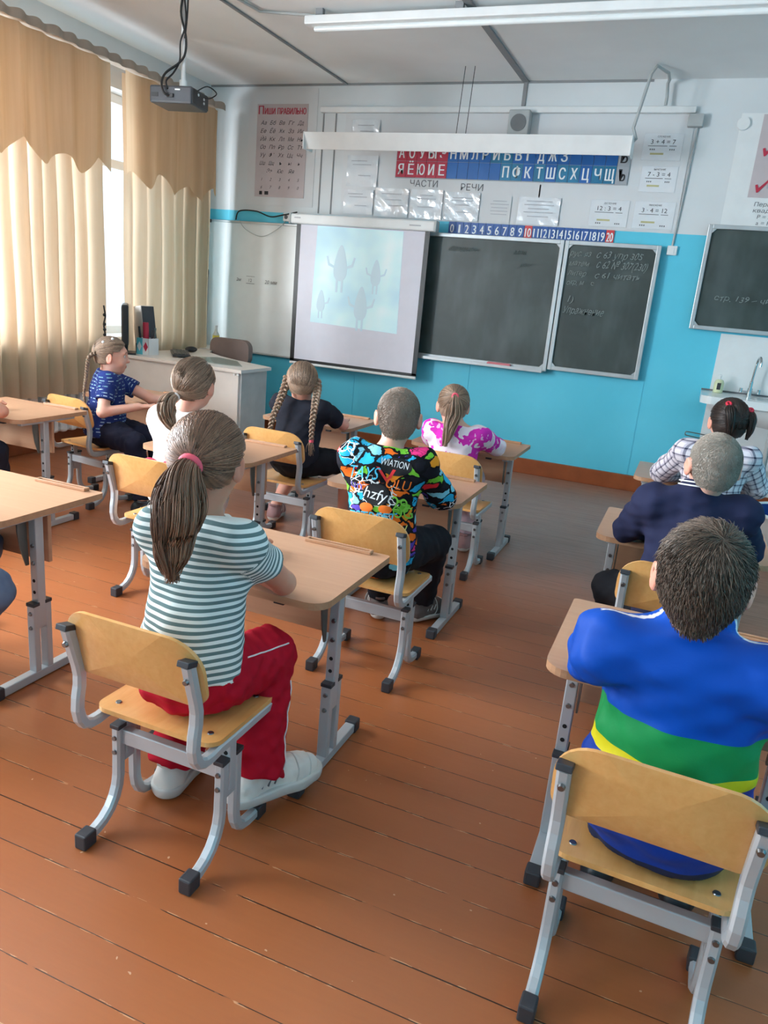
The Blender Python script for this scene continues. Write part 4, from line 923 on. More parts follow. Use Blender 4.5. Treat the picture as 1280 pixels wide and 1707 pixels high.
# ------------------------------------------------------------------ teacher's corner
t = thing('teacher_desk', 'white corner desk of the teacher with a grey end panel, in front of the curtains', 'desk', (-3.05, 4.78, 0))
top = [(0.0, 0.0), (0.0, 0.43), (-0.16, 0.50), (-0.42, 0.60), (-0.68, 0.74), (-0.92, 0.92), (-1.02, 1.10), (-1.10, 1.12), (-1.165, 1.12), (-1.165, 0.0)]
m = MB(); m.prism(top, 0.728, 0.752, 'z'); m.build('desktop', M['oak_white'], t)
m = MB(); m.box((-0.60, 0.035, 0.364), (1.12, 0.02, 0.728)); m.build('front_panel', M['oak_white'], t)
m = MB(); m.box((-0.035, 0.225, 0.364), (0.022, 0.36, 0.728)); m.build('end_panel', M['grey_lam'], t)
m = MB(); m.box((-1.15, 0.56, 0.364), (0.022, 1.08, 0.728)); m.build('end_panel', M['oak_white'], t)
for x in (-0.03, -0.06):
    m = MB(); m.cyl((x+0.0, -0.002, 0.715), (x, 0.012, 0.715), 0.008); m.build('bolt', M['white'], t)
DX, DY, DZ = -3.05, 4.78, 0.752
m = MB(); m.prism([(-0.33, 0.16), (-0.12, 0.20), (-0.36, 0.50), (-0.62, 0.60), (-0.76, 0.30)][::-1], 0, 0.005, 'z'); o = m.build('glass_sheet', M['clearglass']); o.location = (DX, DY, DZ+0.001); tag(o, 'thin glass sheet lying on the teacher\'s desk', 'glass sheet')
t = thing('monitor', 'thin black monitor seen from its edge on the teacher\'s desk', 'monitor', (-4.165, 4.845, DZ), math.radians(40))
m = MB(); m.box((0, 0.0, 0.225), (0.05, 0.36, 0.31), bev=0.012); m.build('monitor_case', M['black'], t)
m = MB(); m.box((-0.0255, 0.0, 0.225), (0.002, 0.33, 0.27)); m.build('screen', M['charcoal'], t)
m = MB(); m.cyl((0, 0, 0.01), (0, 0, 0.1), 0.02); m.box((0, 0, 0.007), (0.16, 0.2, 0.014), bev=0.005); m.build('stand', M['black'], t)
t = thing('computer_case', 'tall grey computer box with a black face, tilted on the teacher\'s desk', 'computer', (-4.165, 5.10, DZ+0.016), 0); t.rotation_euler = (0, math.radians(-9), math.radians(-12))
m = MB(); m.box((0, 0, 0.17), (0.12, 0.13, 0.36), bev=0.008); m.build('computer_case_shell', mat('warm_grey_plastic', (196, 190, 182), 0.5), t)
m = MB(); m.box((0.062, 0, 0.17), (0.006, 0.12, 0.35), bev=0.002); m.build('face_panel', M['charcoal'], t)
t = thing('pencil_box', 'teal and white pencil box with red diamonds on the teacher\'s desk', 'pencil box', (-4.05, 4.97, DZ)); t.scale = (1.35, 1.35, 1.35)
m = MB(); h = 0.095
for a in (-1, 1): m.box((a*0.042, 0, h/2), (0.004, 0.088, h), 0); m.box((0, a*0.042, h/2), (0.084, 0.004, h), 0)
m.box((0, 0, 0.002), (0.084, 0.084, 0.004)); m.build('box_walls', M['white'], t)
m = MB(); m.box((-0.022, -0.0445, h/2), (0.042, 0.002, h)); m.build('teal_panel', mat('turquoise_card', (96, 196, 210), 0.5), t)
m = MB(); m.prism([(0.022, 0.02), (0.038, 0.047), (0.022, 0.074), (0.006, 0.047)], -0.0465, -0.0445, 'y'); m.build('diamond', M['red'], t)
m = MB(); m.prism([(-0.022, 0.02), (-0.006, 0.047), (-0.022, 0.074), (-0.038, 0.047)], -0.0475, -0.0455, 'y'); m.build('diamond', M['white'], t)
for k, (px, py, ln, r_, mt, lb) in enumerate(((-0.01, 0.0, 0.19, 0.018, 'red', 'thick red marker standing in the pencil box'), (-0.03, 0.02, 0.16, 0.006, 'blue', 'blue pencil at the left in the pencil box'), (0.025, 0.0, 0.15, 0.006, 'ink_dark', 'dark pencil at the right in the pencil box'), (0.02, 0.025, 0.16, 0.006, 'steel', 'grey pen at the back of the pencil box'), (-0.028, -0.02, 0.165, 0.007, 'black', 'black pen at the front left of the pencil box'))):
    m = MB(); m.cyl((px, py, 0.006), (px*1.5, py*1.4, ln), r_, n=10); o = m.build('marker_pen' if k == 0 else 'pencil', M[mt]); o.location = (-4.05, 4.97, DZ); o.scale = (1.3, 1.3, 1.3); tag(o, lb, 'pen', 'pens in the pencil box')
m = MB(); m.box((0, 0, 0.04), (0.07, 0.06, 0.08), bev=0.008); o = m.build('desk_organiser', M['black']); o.location = (-4.13, 4.99, DZ); tag(o, 'small black box left of the pencil box', 'box')
t = thing('keyboard', 'black keyboard lying on the teacher\'s desk', 'keyboard', (-3.90, 5.19, DZ+0.007), math.radians(-50)); m = MB(); m.box((0, 0, 0.010), (0.42, 0.14, 0.018), bev=0.005); m.build('keyboard_case', M['black'], t)
m = MB(); [m.box((-0.185+0.0255*i, -0.045+0.03*j, 0.021), (0.021, 0.024, 0.005)) for i in range(15) for j in range(4)]; m.build('keys', M['charcoal'], t)
m = MB(); m.ball((0, 0, 0.010), (0.032, 0.055, 0.025), n=16); o = m.build('computer_mouse', M['black']); o.location = (-4.02, 5.50, DZ+0.017); o.rotation_euler = (0, 0, -0.6); tag(o, 'black computer mouse on the teacher\'s desk near the beige chair', 'mouse')
t = thing('spray_bottle', 'clear bottle with a yellow label standing by the curtain corner', 'bottle', (-4.25, 6.20, 0.75)); m = MB(); m.lathe([(0, 0), (0.03, 0), (0.032, 0.01), (0.032, 0.12), (0.014, 0.15), (0.012, 0.17), (0, 0.17)], n=16); m.build('bottle_body', mat('pale_bottle_plastic', (214, 216, 208), 0.2), t)
m = MB(); m.cyl((0, 0, 0.06), (0, 0, 0.115), 0.033, n=18, cap=False); m.build('bottle_label', M['yellow'], t); m = MB(); m.cyl((0, 0, 0.17), (0, 0, 0.205), 0.014); m.build('bottle_cap', M['white'], t)
m = MB(); m.prism(rrect(-0.18, -0.19, 0.18, 0.17, 0.01), 0, 0.75, 'z'); o = m.build('side_cabinet', M['oak_white']); o.location = (-4.29, 6.19, 0); tag(o, 'white low cabinet in the corner behind the teacher\'s desk', 'cabinet')
t = thing('office_chair', 'brown-grey padded office chair behind the teacher\'s desk', 'chair', (-3.88, 5.90, 0), math.radians(-4))
m = MB(); m.prism(rrect(-0.215, 0.655, 0.215, 0.875, 0.075, 8), -0.03, 0.03, 'y', sm=False); o = m.build('backrest', M['beige'], t)
bv = o.modifiers.new('soft', 'BEVEL'); bv.width = 0.02; bv.segments = 4; bv.limit_method = 'ANGLE'
m = MB(); m.box((0, -0.24, 0.46), (0.44, 0.42, 0.07), bev=0.03); m.build('seat', M['beige'], t)
m = MB(); m.sweep(smooth([(0, 0.02, 0.72), (0, 0.055, 0.6), (0, 0.0, 0.44), (0, -0.2, 0.41)]), 0.018); m.build('back_support', M['black'], t)
m = MB(); m.cyl((0, -0.24, 0.09), (0, -0.24, 0.42), 0.025); m.build('column', M['black'], t)
m = MB(); [m.sweep([(0, -0.24, 0.10), (0.26*math.cos(a), -0.24+0.26*math.sin(a), 0.065)], [0.02, 0.013]) for a in [k*2*PI/5 for k in range(5)]]; m.build('star_base', M['black'], t)
for k in range(5):
    a = k*2*PI/5; m = MB(); m.ball((0.26*math.cos(a), -0.24+0.26*math.sin(a), 0.027), (0.027, 0.02, 0.027)); m.build('caster', M['black'], t)
# ------------------------------------------------------------------ people: smooth bodies from blended volumes
class Field:
    """distance field on a grid; blended volumes are added to it and its zero surface becomes a mesh"""
    def __init__(s, lo, hi, h):
        s.lo = np.array(lo, float); s.h = h; s.n = (np.ceil((np.array(hi, float)-s.lo)/h)+1).astype(int)
        s.d = np.full(tuple(s.n), 0.2, dtype=np.float32)
    def win(s, lo, hi):
        a = np.maximum(((np.array(lo)-s.lo)/s.h).astype(int), 0); b = np.minimum(((np.array(hi)-s.lo)/s.h).astype(int)+2, s.n)
        if (b <= a).any(): return None, None
        ax = [s.lo[k]+s.h*np.arange(a[k], b[k]) for k in range(3)]
        return tuple(slice(a[k], b[k]) for k in range(3)), (ax[0][:, None, None], ax[1][None, :, None], ax[2][None, None, :])
    def put(s, sl, d, k, sub=False):
        cur = s.d[sl]; d = d.astype(np.float32)
        if sub: s.d[sl] = np.maximum(cur, -d) if k <= 0 else -smin(-cur, d, k)
        else: s.d[sl] = np.minimum(cur, d) if k <= 0 else smin(cur, d, k)
    def cap(s, p0, p1, r0, r1=None, k=0.015, flat0=False, flat1=False, sub=False, sq=None):
        p0 = np.array(p0, float); p1 = np.array(p1, float); r1 = r0 if r1 is None else r1
        m = max(r0, r1)+0.05+k
        sl, g = s.win(np.minimum(p0, p1)-m, np.maximum(p0, p1)+m)
        if sl is None: return s
        s.put(sl, cap_d(g, p0, p1, r0, r1, flat0, flat1, sq), k, sub); return s
    def ell(s, c, r, R=None, k=0.015, sub=False):
        m = max(r)+0.05+k; c = np.array(c, float); sl, g = s.win(c-m, c+m)
        if sl is None: return s
        s.put(sl, ell_d(g, c, r, R), k, sub); return s
    def cut(s, p, n):
        """keep the side the normal n points away from"""
        n = np.array(n, float); n /= np.linalg.norm(n); ax = [s.lo[k]+s.h*np.arange(s.n[k]) for k in range(3)]
        d = (ax[0]-p[0])[:, None, None]*n[0]+(ax[1]-p[1])[None, :, None]*n[1]+(ax[2]-p[2])[None, None, :]*n[2]
        s.d = np.maximum(s.d, d.astype(np.float32)); return s
    def folds(s, amp, f, seed=0, axis=(1, 1, 1)):
        rr = np.random.default_rng(seed); ax = [s.lo[k]+s.h*np.arange(s.n[k]) for k in range(3)]; tot = np.zeros(tuple(s.n), dtype=np.float32)
        for i in range(5):
            v = rr.normal(size=3)*np.array(axis); v = v/np.linalg.norm(v)*f*rr.uniform(0.6, 1.6); ph = rr.uniform(0, 6)
            tot += np.sin((ax[0]*v[0])[:, None, None]+(ax[1]*v[1])[None, :, None]+(ax[2]*v[2])[None, None, :]+ph).astype(np.float32)
        s.d += amp*0.45*tot*(np.abs(s.d) < 0.04); return s
    def surface(s):
        return surface_net(s.d, s.lo, s.h)
def smin(a, b, k):
    h = np.maximum(k-np.abs(a-b), 0)/k; return np.minimum(a, b)-h*h*k*0.25
def cap_d(g, p0, p1, r0, r1, flat0=False, flat1=False, sq=None):
    v = p1-p0; L2 = max(1e-9, float(v @ v)); L = math.sqrt(L2)
    x, y, z = g[0]-p0[0], g[1]-p0[1], g[2]-p0[2]
    q = x*v[0]+y*v[1]+z*v[2]; t = np.clip(q/L2, 0, 1)
    dx, dy, dz = x-t*v[0], y-t*v[1], z-t*v[2]
    if sq is not None:   # squash along a direction: (unit vector, factor)
        n, f = sq; e = dx*n[0]+dy*n[1]+dz*n[2]; dx = dx+e*n[0]*(f-1); dy = dy+e*n[1]*(f-1); dz = dz+e*n[2]*(f-1)
    d = np.sqrt(dx*dx+dy*dy+dz*dz)-(r0+(r1-r0)*t)
    if flat0: d = np.maximum(d, -q/L)
    if flat1: d = np.maximum(d, q/L-L)
    return d
def ell_d(g, c, r, R=None):
    x, y, z = g[0]-c[0], g[1]-c[1], g[2]-c[2]
    if R is not None:
        a = x*R[0][0]+y*R[1][0]+z*R[2][0]; b = x*R[0][1]+y*R[1][1]+z*R[2][1]; e = x*R[0][2]+y*R[1][2]+z*R[2][2]
    else: a, b, e = x+0*y+0*z, y+0*x+0*z, z+0*x+0*y
    k0 = np.sqrt((a/r[0])**2+(b/r[1])**2+(e/r[2])**2); k1 = np.sqrt((a/r[0]**2)**2+(b/r[1]**2)**2+(e/r[2]**2)**2)+1e-9
    return k0*(k0-1)/k1
_C = np.array([[0, 0, 0], [1, 0, 0], [0, 1, 0], [1, 1, 0], [0, 0, 1], [1, 0, 1], [0, 1, 1], [1, 1, 1]])
_E = [(0, 1), (2, 3), (4, 5), (6, 7), (0, 2), (1, 3), (4, 6), (5, 7), (0, 4), (1, 5), (2, 6), (3, 7)]
def surface_net(d, lo, h):
    ins = d < 0; nx, ny, nz = d.shape
    cnt = np.zeros((nx-1, ny-1, nz-1), dtype=np.int8)
    for c in _C: cnt += ins[c[0]:nx-1+c[0], c[1]:ny-1+c[1], c[2]:nz-1+c[2]]
    I = np.argwhere((cnt > 0) & (cnt < 8)); idx = -np.ones((nx-1, ny-1, nz-1), dtype=np.int32); idx[tuple(I.T)] = np.arange(len(I))
    val = np.stack([d[I[:, 0]+c[0], I[:, 1]+c[1], I[:, 2]+c[2]] for c in _C], 1)
    acc = np.zeros((len(I), 3)); n = np.zeros(len(I))
    for a, b in _E:
        m = (val[:, a] < 0) != (val[:, b] < 0); t = val[:, a]/(val[:, a]-val[:, b]+1e-12)
        p = _C[a]+(_C[b]-_C[a])*t[:, None]; acc[m] += p[m]; n[m] += 1
    V = lo+h*(I+acc/n[:, None]); Fs = []
    for ax in range(3):
        u, w = [(1, 2), (2, 0), (0, 1)][ax]
        sh = [slice(None)]*3; sh2 = [slice(None)]*3; sh[ax] = slice(0, d.shape[ax]-1); sh2[ax] = slice(1, d.shape[ax])
        A = ins[tuple(sh)]; B = ins[tuple(sh2)]; J = np.argwhere(A != B)
        ok = (J[:, u] > 0) & (J[:, w] > 0) & (J[:, u] < d.shape[u]-1) & (J[:, w] < d.shape[w]-1); J = J[ok]
        flip = A[tuple(J.T)]
        def at(du, dw):
            q = J.copy(); q[:, u] -= du; q[:, w] -= dw; return idx[tuple(q.T)]
        q = np.stack([at(1, 1), at(0, 1), at(0, 0), at(1, 0)], 1); q[~flip] = q[~flip][:, ::-1]; Fs.append(q)
    F = np.concatenate(Fs); F = F[(F >= 0).all(1)]
    return V, F
def relax(V, F, it=2, k=0.5):
    e = np.concatenate([F[:, [0, 1]], F[:, [1, 2]], F[:, [2, 3]], F[:, [3, 0]]])
    for _ in range(it):
        a = np.zeros_like(V); n = np.zeros(len(V))
        np.add.at(a, e[:, 0], V[e[:, 1]]); np.add.at(n, e[:, 0], 1); np.add.at(a, e[:, 1], V[e[:, 0]]); np.add.at(n, e[:, 1], 1)
        V = V+k*(a/np.maximum(n, 1)[:, None]-V)
    return V
def pts_grid(V): return (V[:, 0], V[:, 1], V[:, 2])
def set_attr(me, name, vals):
    a = me.attributes.new(name, 'FLOAT', 'POINT'); a.data.foreach_set('value', np.asarray(vals, dtype=np.float32))
def strands(paths, radii, sides=3):
    """many thin tubes at once; paths (n, m, 3), radii (n, m)"""
    n, m, _ = paths.shape; t = np.gradient(paths, axis=1); t /= np.linalg.norm(t, axis=2, keepdims=True)+1e-9
    ref = np.where(np.abs(t[..., 2:3]) < 0.9, np.array([0, 0, 1.0]), np.array([1.0, 0, 0])); u = np.cross(t, ref); u /= np.linalg.norm(u, axis=2, keepdims=True)+1e-9; w = np.cross(t, u)
    V = np.stack([paths+(u*math.cos(2*PI*k/sides)+w*math.sin(2*PI*k/sides))*radii[..., None] for k in range(sides)], 2)
    id_ = np.arange(n*m*sides).reshape(n, m, sides); a = id_[:, :-1, :]; b = id_[:, 1:, :]
    F = np.stack([a, np.roll(a, -1, 2), np.roll(b, -1, 2), b], -1).reshape(-1, 4)
    return V.reshape(-1, 3), F, np.repeat(np.arange(n), m*sides)

def rotz(a): c, s = math.cos(a), math.sin(a); return np.array([[c, -s, 0], [s, c, 0], [0, 0, 1.0]])
def rotx(a): c, s = math.cos(a), math.sin(a); return np.array([[1.0, 0, 0], [0, c, -s], [0, s, c]])
def roty(a): c, s = math.cos(a), math.sin(a); return np.array([[c, 0, s], [0, 1.0, 0], [-s, 0, c]])
SKINS = {'fair': mat_skin('fair_skin', (226, 178, 158)), 'tan': mat_skin('warm_skin', (206, 154, 130))}
HAIRS = {'brown': mat_hair('brown_hair', (74, 52, 43), (166, 124, 98)), 'light': mat_hair('light_brown_hair', (106, 87, 74), (180, 150, 126)), 'dark': mat_hair('dark_brown_hair', (28, 23, 22), (66, 52, 46)), 'ash': mat_hair('ash_cropped_hair', (128, 112, 100), (170, 152, 138), 0.6), 'pale': mat_hair('pale_cropped_hair', (138, 130, 120), (176, 166, 154), 0.6), 'short': mat_hair('short_brown_hair', (56, 47, 41), (126, 108, 94), 0.5)}

def relax_line(P):
    for _ in range(6): P[1:-1] = 0.25*P[:-2]+0.5*P[1:-1]+0.25*P[2:]
    return P

class Person:
    def __init__(s, label, pos, turn=0.0, skin='fair', sc=1.0, lean=0.0, head=None, head_yaw=0.0, head_pitch=0.0, head_roll=0.0, sh=None, elbow=None, wrist=None, knee=None, ankle=None, toe=None, width=1.0, h=0.005, tall=1.0):
        s.label = label; s.sc = sc; s.pos = np.array([pos[0], pos[1], 0.0]); s.R = rotz(turn); s.h = h; s.skin = skin; s.width = width
        def L(p):
            p = np.array(p, float); z = p[2]; q = s.R @ (p*np.array([sc, sc, 1]))+s.pos
            if z > 0.66 or abs(p[0]) < 1e-6: q[2] = 0.35+(z-0.35)*tall if z > 0.5 else z
            return q
        s.pelvis = L((0, 0.03, 0.462)); s.waist = L((0, 0.03+lean*0.35, 0.57)); s.chest = L((0, 0.035+lean*0.75, 0.715)); s.neck = L((0, 0.04+lean*1.05, 0.835))
        s.sh = [L((-0.125*width, 0.035+lean, 0.800)), L((0.125*width, 0.035+lean, 0.800))]
        s.head = L((0, 0.055+lean*1.15, 0.965)) if head is None else np.array(head, float)
        s.elbow = [L((-0.20, 0.24+lean*0.3, 0.642)), L((0.20, 0.24+lean*0.3, 0.642))]; s.wrist = [L((-0.06, 0.37+lean*0.2, 0.632)), L((0.06, 0.37+lean*0.2, 0.632))]
        s.knee = [L((-0.085, 0.33, 0.425)), L((0.085, 0.33, 0.425))]; s.ankle = [L((-0.09, 0.30, 0.085)), L((0.09, 0.30, 0.085))]; s.toe = [L((-0.095, 0.45, 0.03)), L((0.095, 0.45, 0.03))]
        s.hip = [L((-0.07, 0.06, 0.452)), L((0.07, 0.06, 0.452))]
        for nm, v in (('sh', sh), ('elbow', elbow), ('wrist', wrist), ('knee', knee), ('ankle', ankle), ('toe', toe)):
            if v:
                for i in (0, 1):
                    if v[i] is not None: getattr(s, nm)[i] = np.array(v[i], float)
        s.H = rotz(head_yaw) @ roty(head_roll) @ rotx(head_pitch)
        s.body()
    def hl(s, p): return s.H @ np.array(p, float)+s.head
    def bounds(s, m=0.12):
        P = np.array([s.pelvis, s.head]+s.elbow+s.wrist+s.knee+s.ankle+s.toe+s.sh); return P.min(0)-m, P.max(0)+m
    def add_torso(s, f, inf=0.0, k=0.04):
        w = s.width; f.ell(s.pelvis, (0.125*w+inf, 0.105+inf, 0.098+inf), s.R, k); f.ell(s.waist, (0.108*w+inf, 0.082+inf, 0.13), s.R, k); f.ell(s.chest, (0.120*w+inf, 0.086+inf, 0.125+inf), s.R, k)
        f.cap(s.sh[0], s.sh[1], 0.046+inf, None, k); f.cap(s.neck-np.array([0, 0, 0.06]), s.neck, 0.055+inf, 0.043+inf*0.6, k)
        f.cap(s.waist, s.pelvis, 0.09+inf, 0.10+inf, k)
    def hand(s, f, i):
        w = s.wrist[i]; a = w-s.elbow[i]; a[2] *= 0.3; a /= np.linalg.norm(a); up = np.array([0, 0, 1.0]); sd = np.cross(a, up); sd /= np.linalg.norm(sd); up = np.cross(sd, a)
        inn = -1 if i == 1 else 1; inn = 1 if i == 0 else -1
        f.ell(w+a*0.038, (0.030, 0.040, 0.0135), np.stack([sd, a, up], 1), 0.012)
        for q, (o, ln) in enumerate(((-0.0225, 0.040), (-0.0075, 0.049), (0.0075, 0.046), (0.0225, 0.034))):
            o = o*inn*-1; b = w+a*0.070+sd*o; k1 = b+a*ln*0.55+sd*o*0.25+up*0.004; k2 = k1+a*ln*0.5-up*0.010; 
            f.cap(b-a*0.012, k1, 0.0078, 0.0072, 0.004); f.cap(k1, k2, 0.0070, 0.0060, 0.003)
        b = w+a*0.022+sd*0.024*inn; k1 = b+(a*0.7+sd*inn*0.75)*0.026; k2 = k1+(a*0.95+sd*inn*0.15)*0.024
        f.cap(b-sd*inn*0.01, k1, 0.0095, 0.0082, 0.006); f.cap(k1, k2, 0.0080, 0.0066, 0.003)
    def body(s):
        lo, hi = s.bounds(); f = Field(lo, hi, s.h); s.add_torso(f, -0.008)
        for i in (0, 1):
            f.cap(s.sh[i], s.elbow[i], 0.040, 0.031, 0.03); f.cap(s.elbow[i], s.wrist[i], 0.032, 0.0215, 0.012); s.hand(f, i)
            f.cap(s.hip[i], s.knee[i], 0.072, 0.050, 0.03); f.cap(s.knee[i], (s.knee[i]*0.6+s.ankle[i]*0.4), 0.049, 0.046, 0.02); f.cap(s.knee[i]*0.6+s.ankle[i]*0.4, s.ankle[i], 0.046, 0.030, 0.02)
            a = s.toe[i]-s.ankle[i]; a[2] = 0; a /= np.linalg.norm(a); hz = s.ankle[i]*1.0; hz[2] -= 0.045; f.cap(hz-a*0.03, s.toe[i]-a*0.03, 0.026, 0.020, 0.02); f.cap(s.ankle[i], hz, 0.028, 0.028, 0.02)
        # neck and head
        f.cap(s.neck-np.array([0, 0, 0.03]), s.hl((0, -0.012, -0.045)), 0.044, 0.041, 0.02)
        H = s.H
        f.ell(s.hl((0, -0.006, 0.018)), (0.073, 0.089, 0.082), H, 0.01); f.ell(s.hl((0, 0.022, -0.035)), (0.058, 0.060, 0.066), H, 0.03); f.ell(s.hl((0, 0.048, -0.077)), (0.030, 0.026, 0.022), H, 0.025)
        for x in (-1, 1): f.ell(s.hl((x*0.034, 0.056, -0.034)), (0.024, 0.022, 0.024), H, 0.02)
        f.ell(s.hl((0, 0.073, 0.026)), (0.05, 0.012, 0.012), H, 0.02)
        for x in (-1, 1): f.ell(s.hl((x*0.029, 0.084, 0.006)), (0.016, 0.010, 0.011), H, 0.012, sub=True)
        f.cap(s.hl((0, 0.078, 0.008)), s.hl((0, 0.093, -0.024)), 0.008, 0.0115, 0.012)
        f.ell(s.hl((0, 0.080, -0.052)), (0.019, 0.009, 0.0055), H, 0.006); f.ell(s.hl((0, 0.078, -0.060)), (0.016, 0.009, 0.006), H, 0.005); f.cap(s.hl((-0.017, 0.090, -0.0555)), s.hl((0.017, 0.090, -0.0555)), 0.0018, None, 0.003, sub=True)
        for x in (-1, 1):
            E_ = H @ rotz(-x*0.45) @ rotx(-0.15); c = s.hl((x*0.080, -0.008, -0.012))
            f.ell(c, (0.0075, 0.018, 0.030), E_, 0.006); f.ell(c+E_ @ np.array([x*0.008, 0.004, 0.004]), (0.006, 0.010, 0.018), E_, 0.004, sub=True)
            f.ell(s.hl((x*0.076, -0.002, -0.034)), (0.007, 0.009, 0.010), H, 0.006)
        V, F = f.surface(); V = relax(V, F, 1, 0.4)
        me = arr_mesh('person', V, F); s.root = link_mesh('person', me, SKINS[s.skin]); tag(s.root, s.label, 'person')
        q = (V-s.head) @ H; col = np.ones((len(V), 4), dtype=np.float32)
        lip = (np.abs(q[:, 0]) < 0.021-np.abs(q[:, 2]+0.056)*1.2) & (np.abs(q[:, 2]+0.056) < 0.010) & (q[:, 1] > 0.07); col[lip, :3] = (0.86, 0.62, 0.62)
        brow = (np.abs(np.abs(q[:, 0])-0.030) < 0.017) & (np.abs(q[:, 2]-0.030+np.abs(np.abs(q[:, 0])-0.028)*0.25) < 0.0042) & (q[:, 1] > 0.055); col[brow, :3] = (0.42, 0.36, 0.32)
        ear = (np.abs(q[:, 0]) > 0.078) & (np.abs(q[:, 2]+0.01) < 0.045) & (np.abs(q[:, 1]+0.01) < 0.03); col[ear, :3] = (1.0, 0.80, 0.76)
        a = me.color_attributes.new('tint', 'FLOAT_COLOR', 'POINT'); a.data.foreach_set('color', col.ravel())
        for x in (-1, 1):
            m = MB(); m.ball((0, 0, 0), 0.0115, 0, 14); m.ball((0, 0.0065, 0), (0.006, 0.0058, 0.006), 1, 10); o = m.build('eye', [M['eye_white'], M['iris']], s.root)
            Mx = Matrix(H.tolist()).to_4x4(); Mx.translation = Vector(s.hl((x*0.029, 0.0675, 0.006))); o.matrix_world = Mx
    # --- clothing
    def attrs(s, me, V, sleeve_to=None):
        """coordinates that run with the cloth: down the trunk or along the sleeves, and round the limb"""
        g = pts_grid(V); tor = np.minimum(cap_d(g, s.pelvis, s.chest, 0.12, 0.12), cap_d(g, s.sh[0]*0.65+s.sh[1]*0.35, s.sh[0]*0.35+s.sh[1]*0.65, 0.07, 0.07))
        q = (V-s.pelvis) @ s.R; run = V[:, 2].copy(); ac = np.arctan2(q[:, 0], -q[:, 1]+0.02)*0.125
        best = tor
        for i in (0, 1):
            for a, b, off in ((s.sh[i], s.elbow[i], 0.0), (s.elbow[i], s.wrist[i], np.linalg.norm(s.elbow[i]-s.sh[i]))):
                d = cap_d(g, a, b, 0.045, 0.04); v = b-a; L = np.linalg.norm(v); v = v/L; t = (V-a) @ v; m = (d < best) & ((t > 0.03) | (off > 0))
                best = np.where(m, d, best); run = np.where(m, 0.80-off-t if sleeve_to is None else sleeve_to, run)
                u = np.cross(v, [0, 0, 1.0]); u /= np.linalg.norm(u); w = np.cross(v, u); r_ = V-a; ac = np.where(m, np.arctan2(r_ @ u, r_ @ w)*0.05, ac)
        set_attr(me, 'run', run); set_attr(me, 'across', ac)
    def shirt(s, mt, name='shirt', long=False, hem=0.40, inf=0.010, loose=0.0, sleeve=0.68, collar=0.012, fold=0.003, flare=0.012, seed=1, piping=None, skirt=0.0, hvox=None):
        lo, hi = s.bounds(0.15); f = Field(lo, hi, hvox or max(0.005, s.h)); s.add_torso(f, inf, 0.045)
        if loose: 
            f.cap(s.chest-np.array([0, 0, 0.02]), s.pelvis-np.array([0, 0, 0.0]), 0.10+loose, 0.118+loose, 0.03, sq=(s.R @ np.array([0, 1.0, 0]), 1.18))
        if skirt: f.cap(s.waist, s.pelvis-np.array([0, 0, 0.06]), 0.09, 0.13+skirt, 0.03)
        if collar > 0.02: f.cap(s.neck-np.array([0, 0, 0.04]), s.neck+np.array([0, 0, collar+0.03]), 0.054, 0.052, 0.02)
        f.cut(s.neck+np.array([0, 0, collar]), s.R @ np.array([0, 0.18, 1.0])); f.cut((0, 0, hem), (0, 0, -1))
        for i in (0, 1):
            if long:
                f.cap(s.sh[i], s.elbow[i], 0.050+inf*0.6, 0.041+inf*0.8, 0.03); f.cap(s.elbow[i], s.elbow[i]+(s.wrist[i]-s.elbow[i])*0.95, 0.042+inf*0.8, 0.031+inf*0.5, 0.015, flat1=True)
            else:
                e = s.sh[i]+(s.elbow[i]-s.sh[i])*sleeve; f.cap(s.sh[i], e, 0.043+inf*0.6, 0.041+flare, 0.03, flat1=True)
        f.folds(fold, 42, seed); f.folds(fold*0.45, 100, seed+9, (0.5, 0.5, 1.4))
        V, F = f.surface(); V = relax(V, F, 1, 0.4); me = arr_mesh(name, V, F); s.attrs(me, V, 0.9 if piping is not None else None)
        if piping is not None:
            p = np.zeros(len(V))
            for i in (0, 1):
                a, b = s.sh[i], s.elbow[i]; v = (b-a)/np.linalg.norm(b-a); u = np.array([0, 0, 1.0])-v*v[2]; u /= np.linalg.norm(u); w = np.cross(v, u); r_ = V-a
                an = np.arctan2(r_ @ w, r_ @ u); p = np.maximum(p, ((np.abs(an) < 0.13) & ((r_ @ v) > 0.0) & (np.linalg.norm(r_, axis=1) < 0.22)).astype(float))
                nb = s.neck-np.array([0, 0, 0.0]); L = np.linalg.norm(nb-a); vv = (nb-a)/L; q = V-a; tt = q @ vv; side = q-np.outer(tt, vv)
                fw = s.R @ np.array([0, 1.0, 0]); p = np.maximum(p, ((np.abs(side @ fw) < 0.006) & (tt > -0.01) & (tt < L*0.75) & (side[:, 2] > 0)).astype(float))
            set_attr(me, 'piping', p)
        s.shirt_o = link_mesh(name, me, mt, s.root); s.sV, s.sF = V, F; return s.shirt_o
    def trousers(s, mt, name='trousers', top=0.53, inf=0.008, end=0.93, flare=0.0, fold=0.003, seed=3, upto=None):
        lo, hi = s.bounds(0.12); f = Field(lo, hi, max(0.0055, s.h)); w = s.width
        f.ell(s.pelvis, (0.125*w+inf, 0.105+inf, 0.098+inf), s.R, 0.04); f.cap(s.pelvis, s.waist, 0.10, 0.09, 0.03)
        for i in (0, 1):
            f.cap(s.hip[i], s.knee[i], 0.078+inf, 0.056+inf, 0.03); e = s.knee[i]+(s.ankle[i]-s.knee[i])*end
            f.cap(s.knee[i], e, 0.055+inf, 0.040+inf+flare, 0.02, flat1=True)
        f.cut((0, 0, top), (0, 0, 1)); f.folds(fold, 60, seed); f.folds(fold*0.6, 130, seed+4)
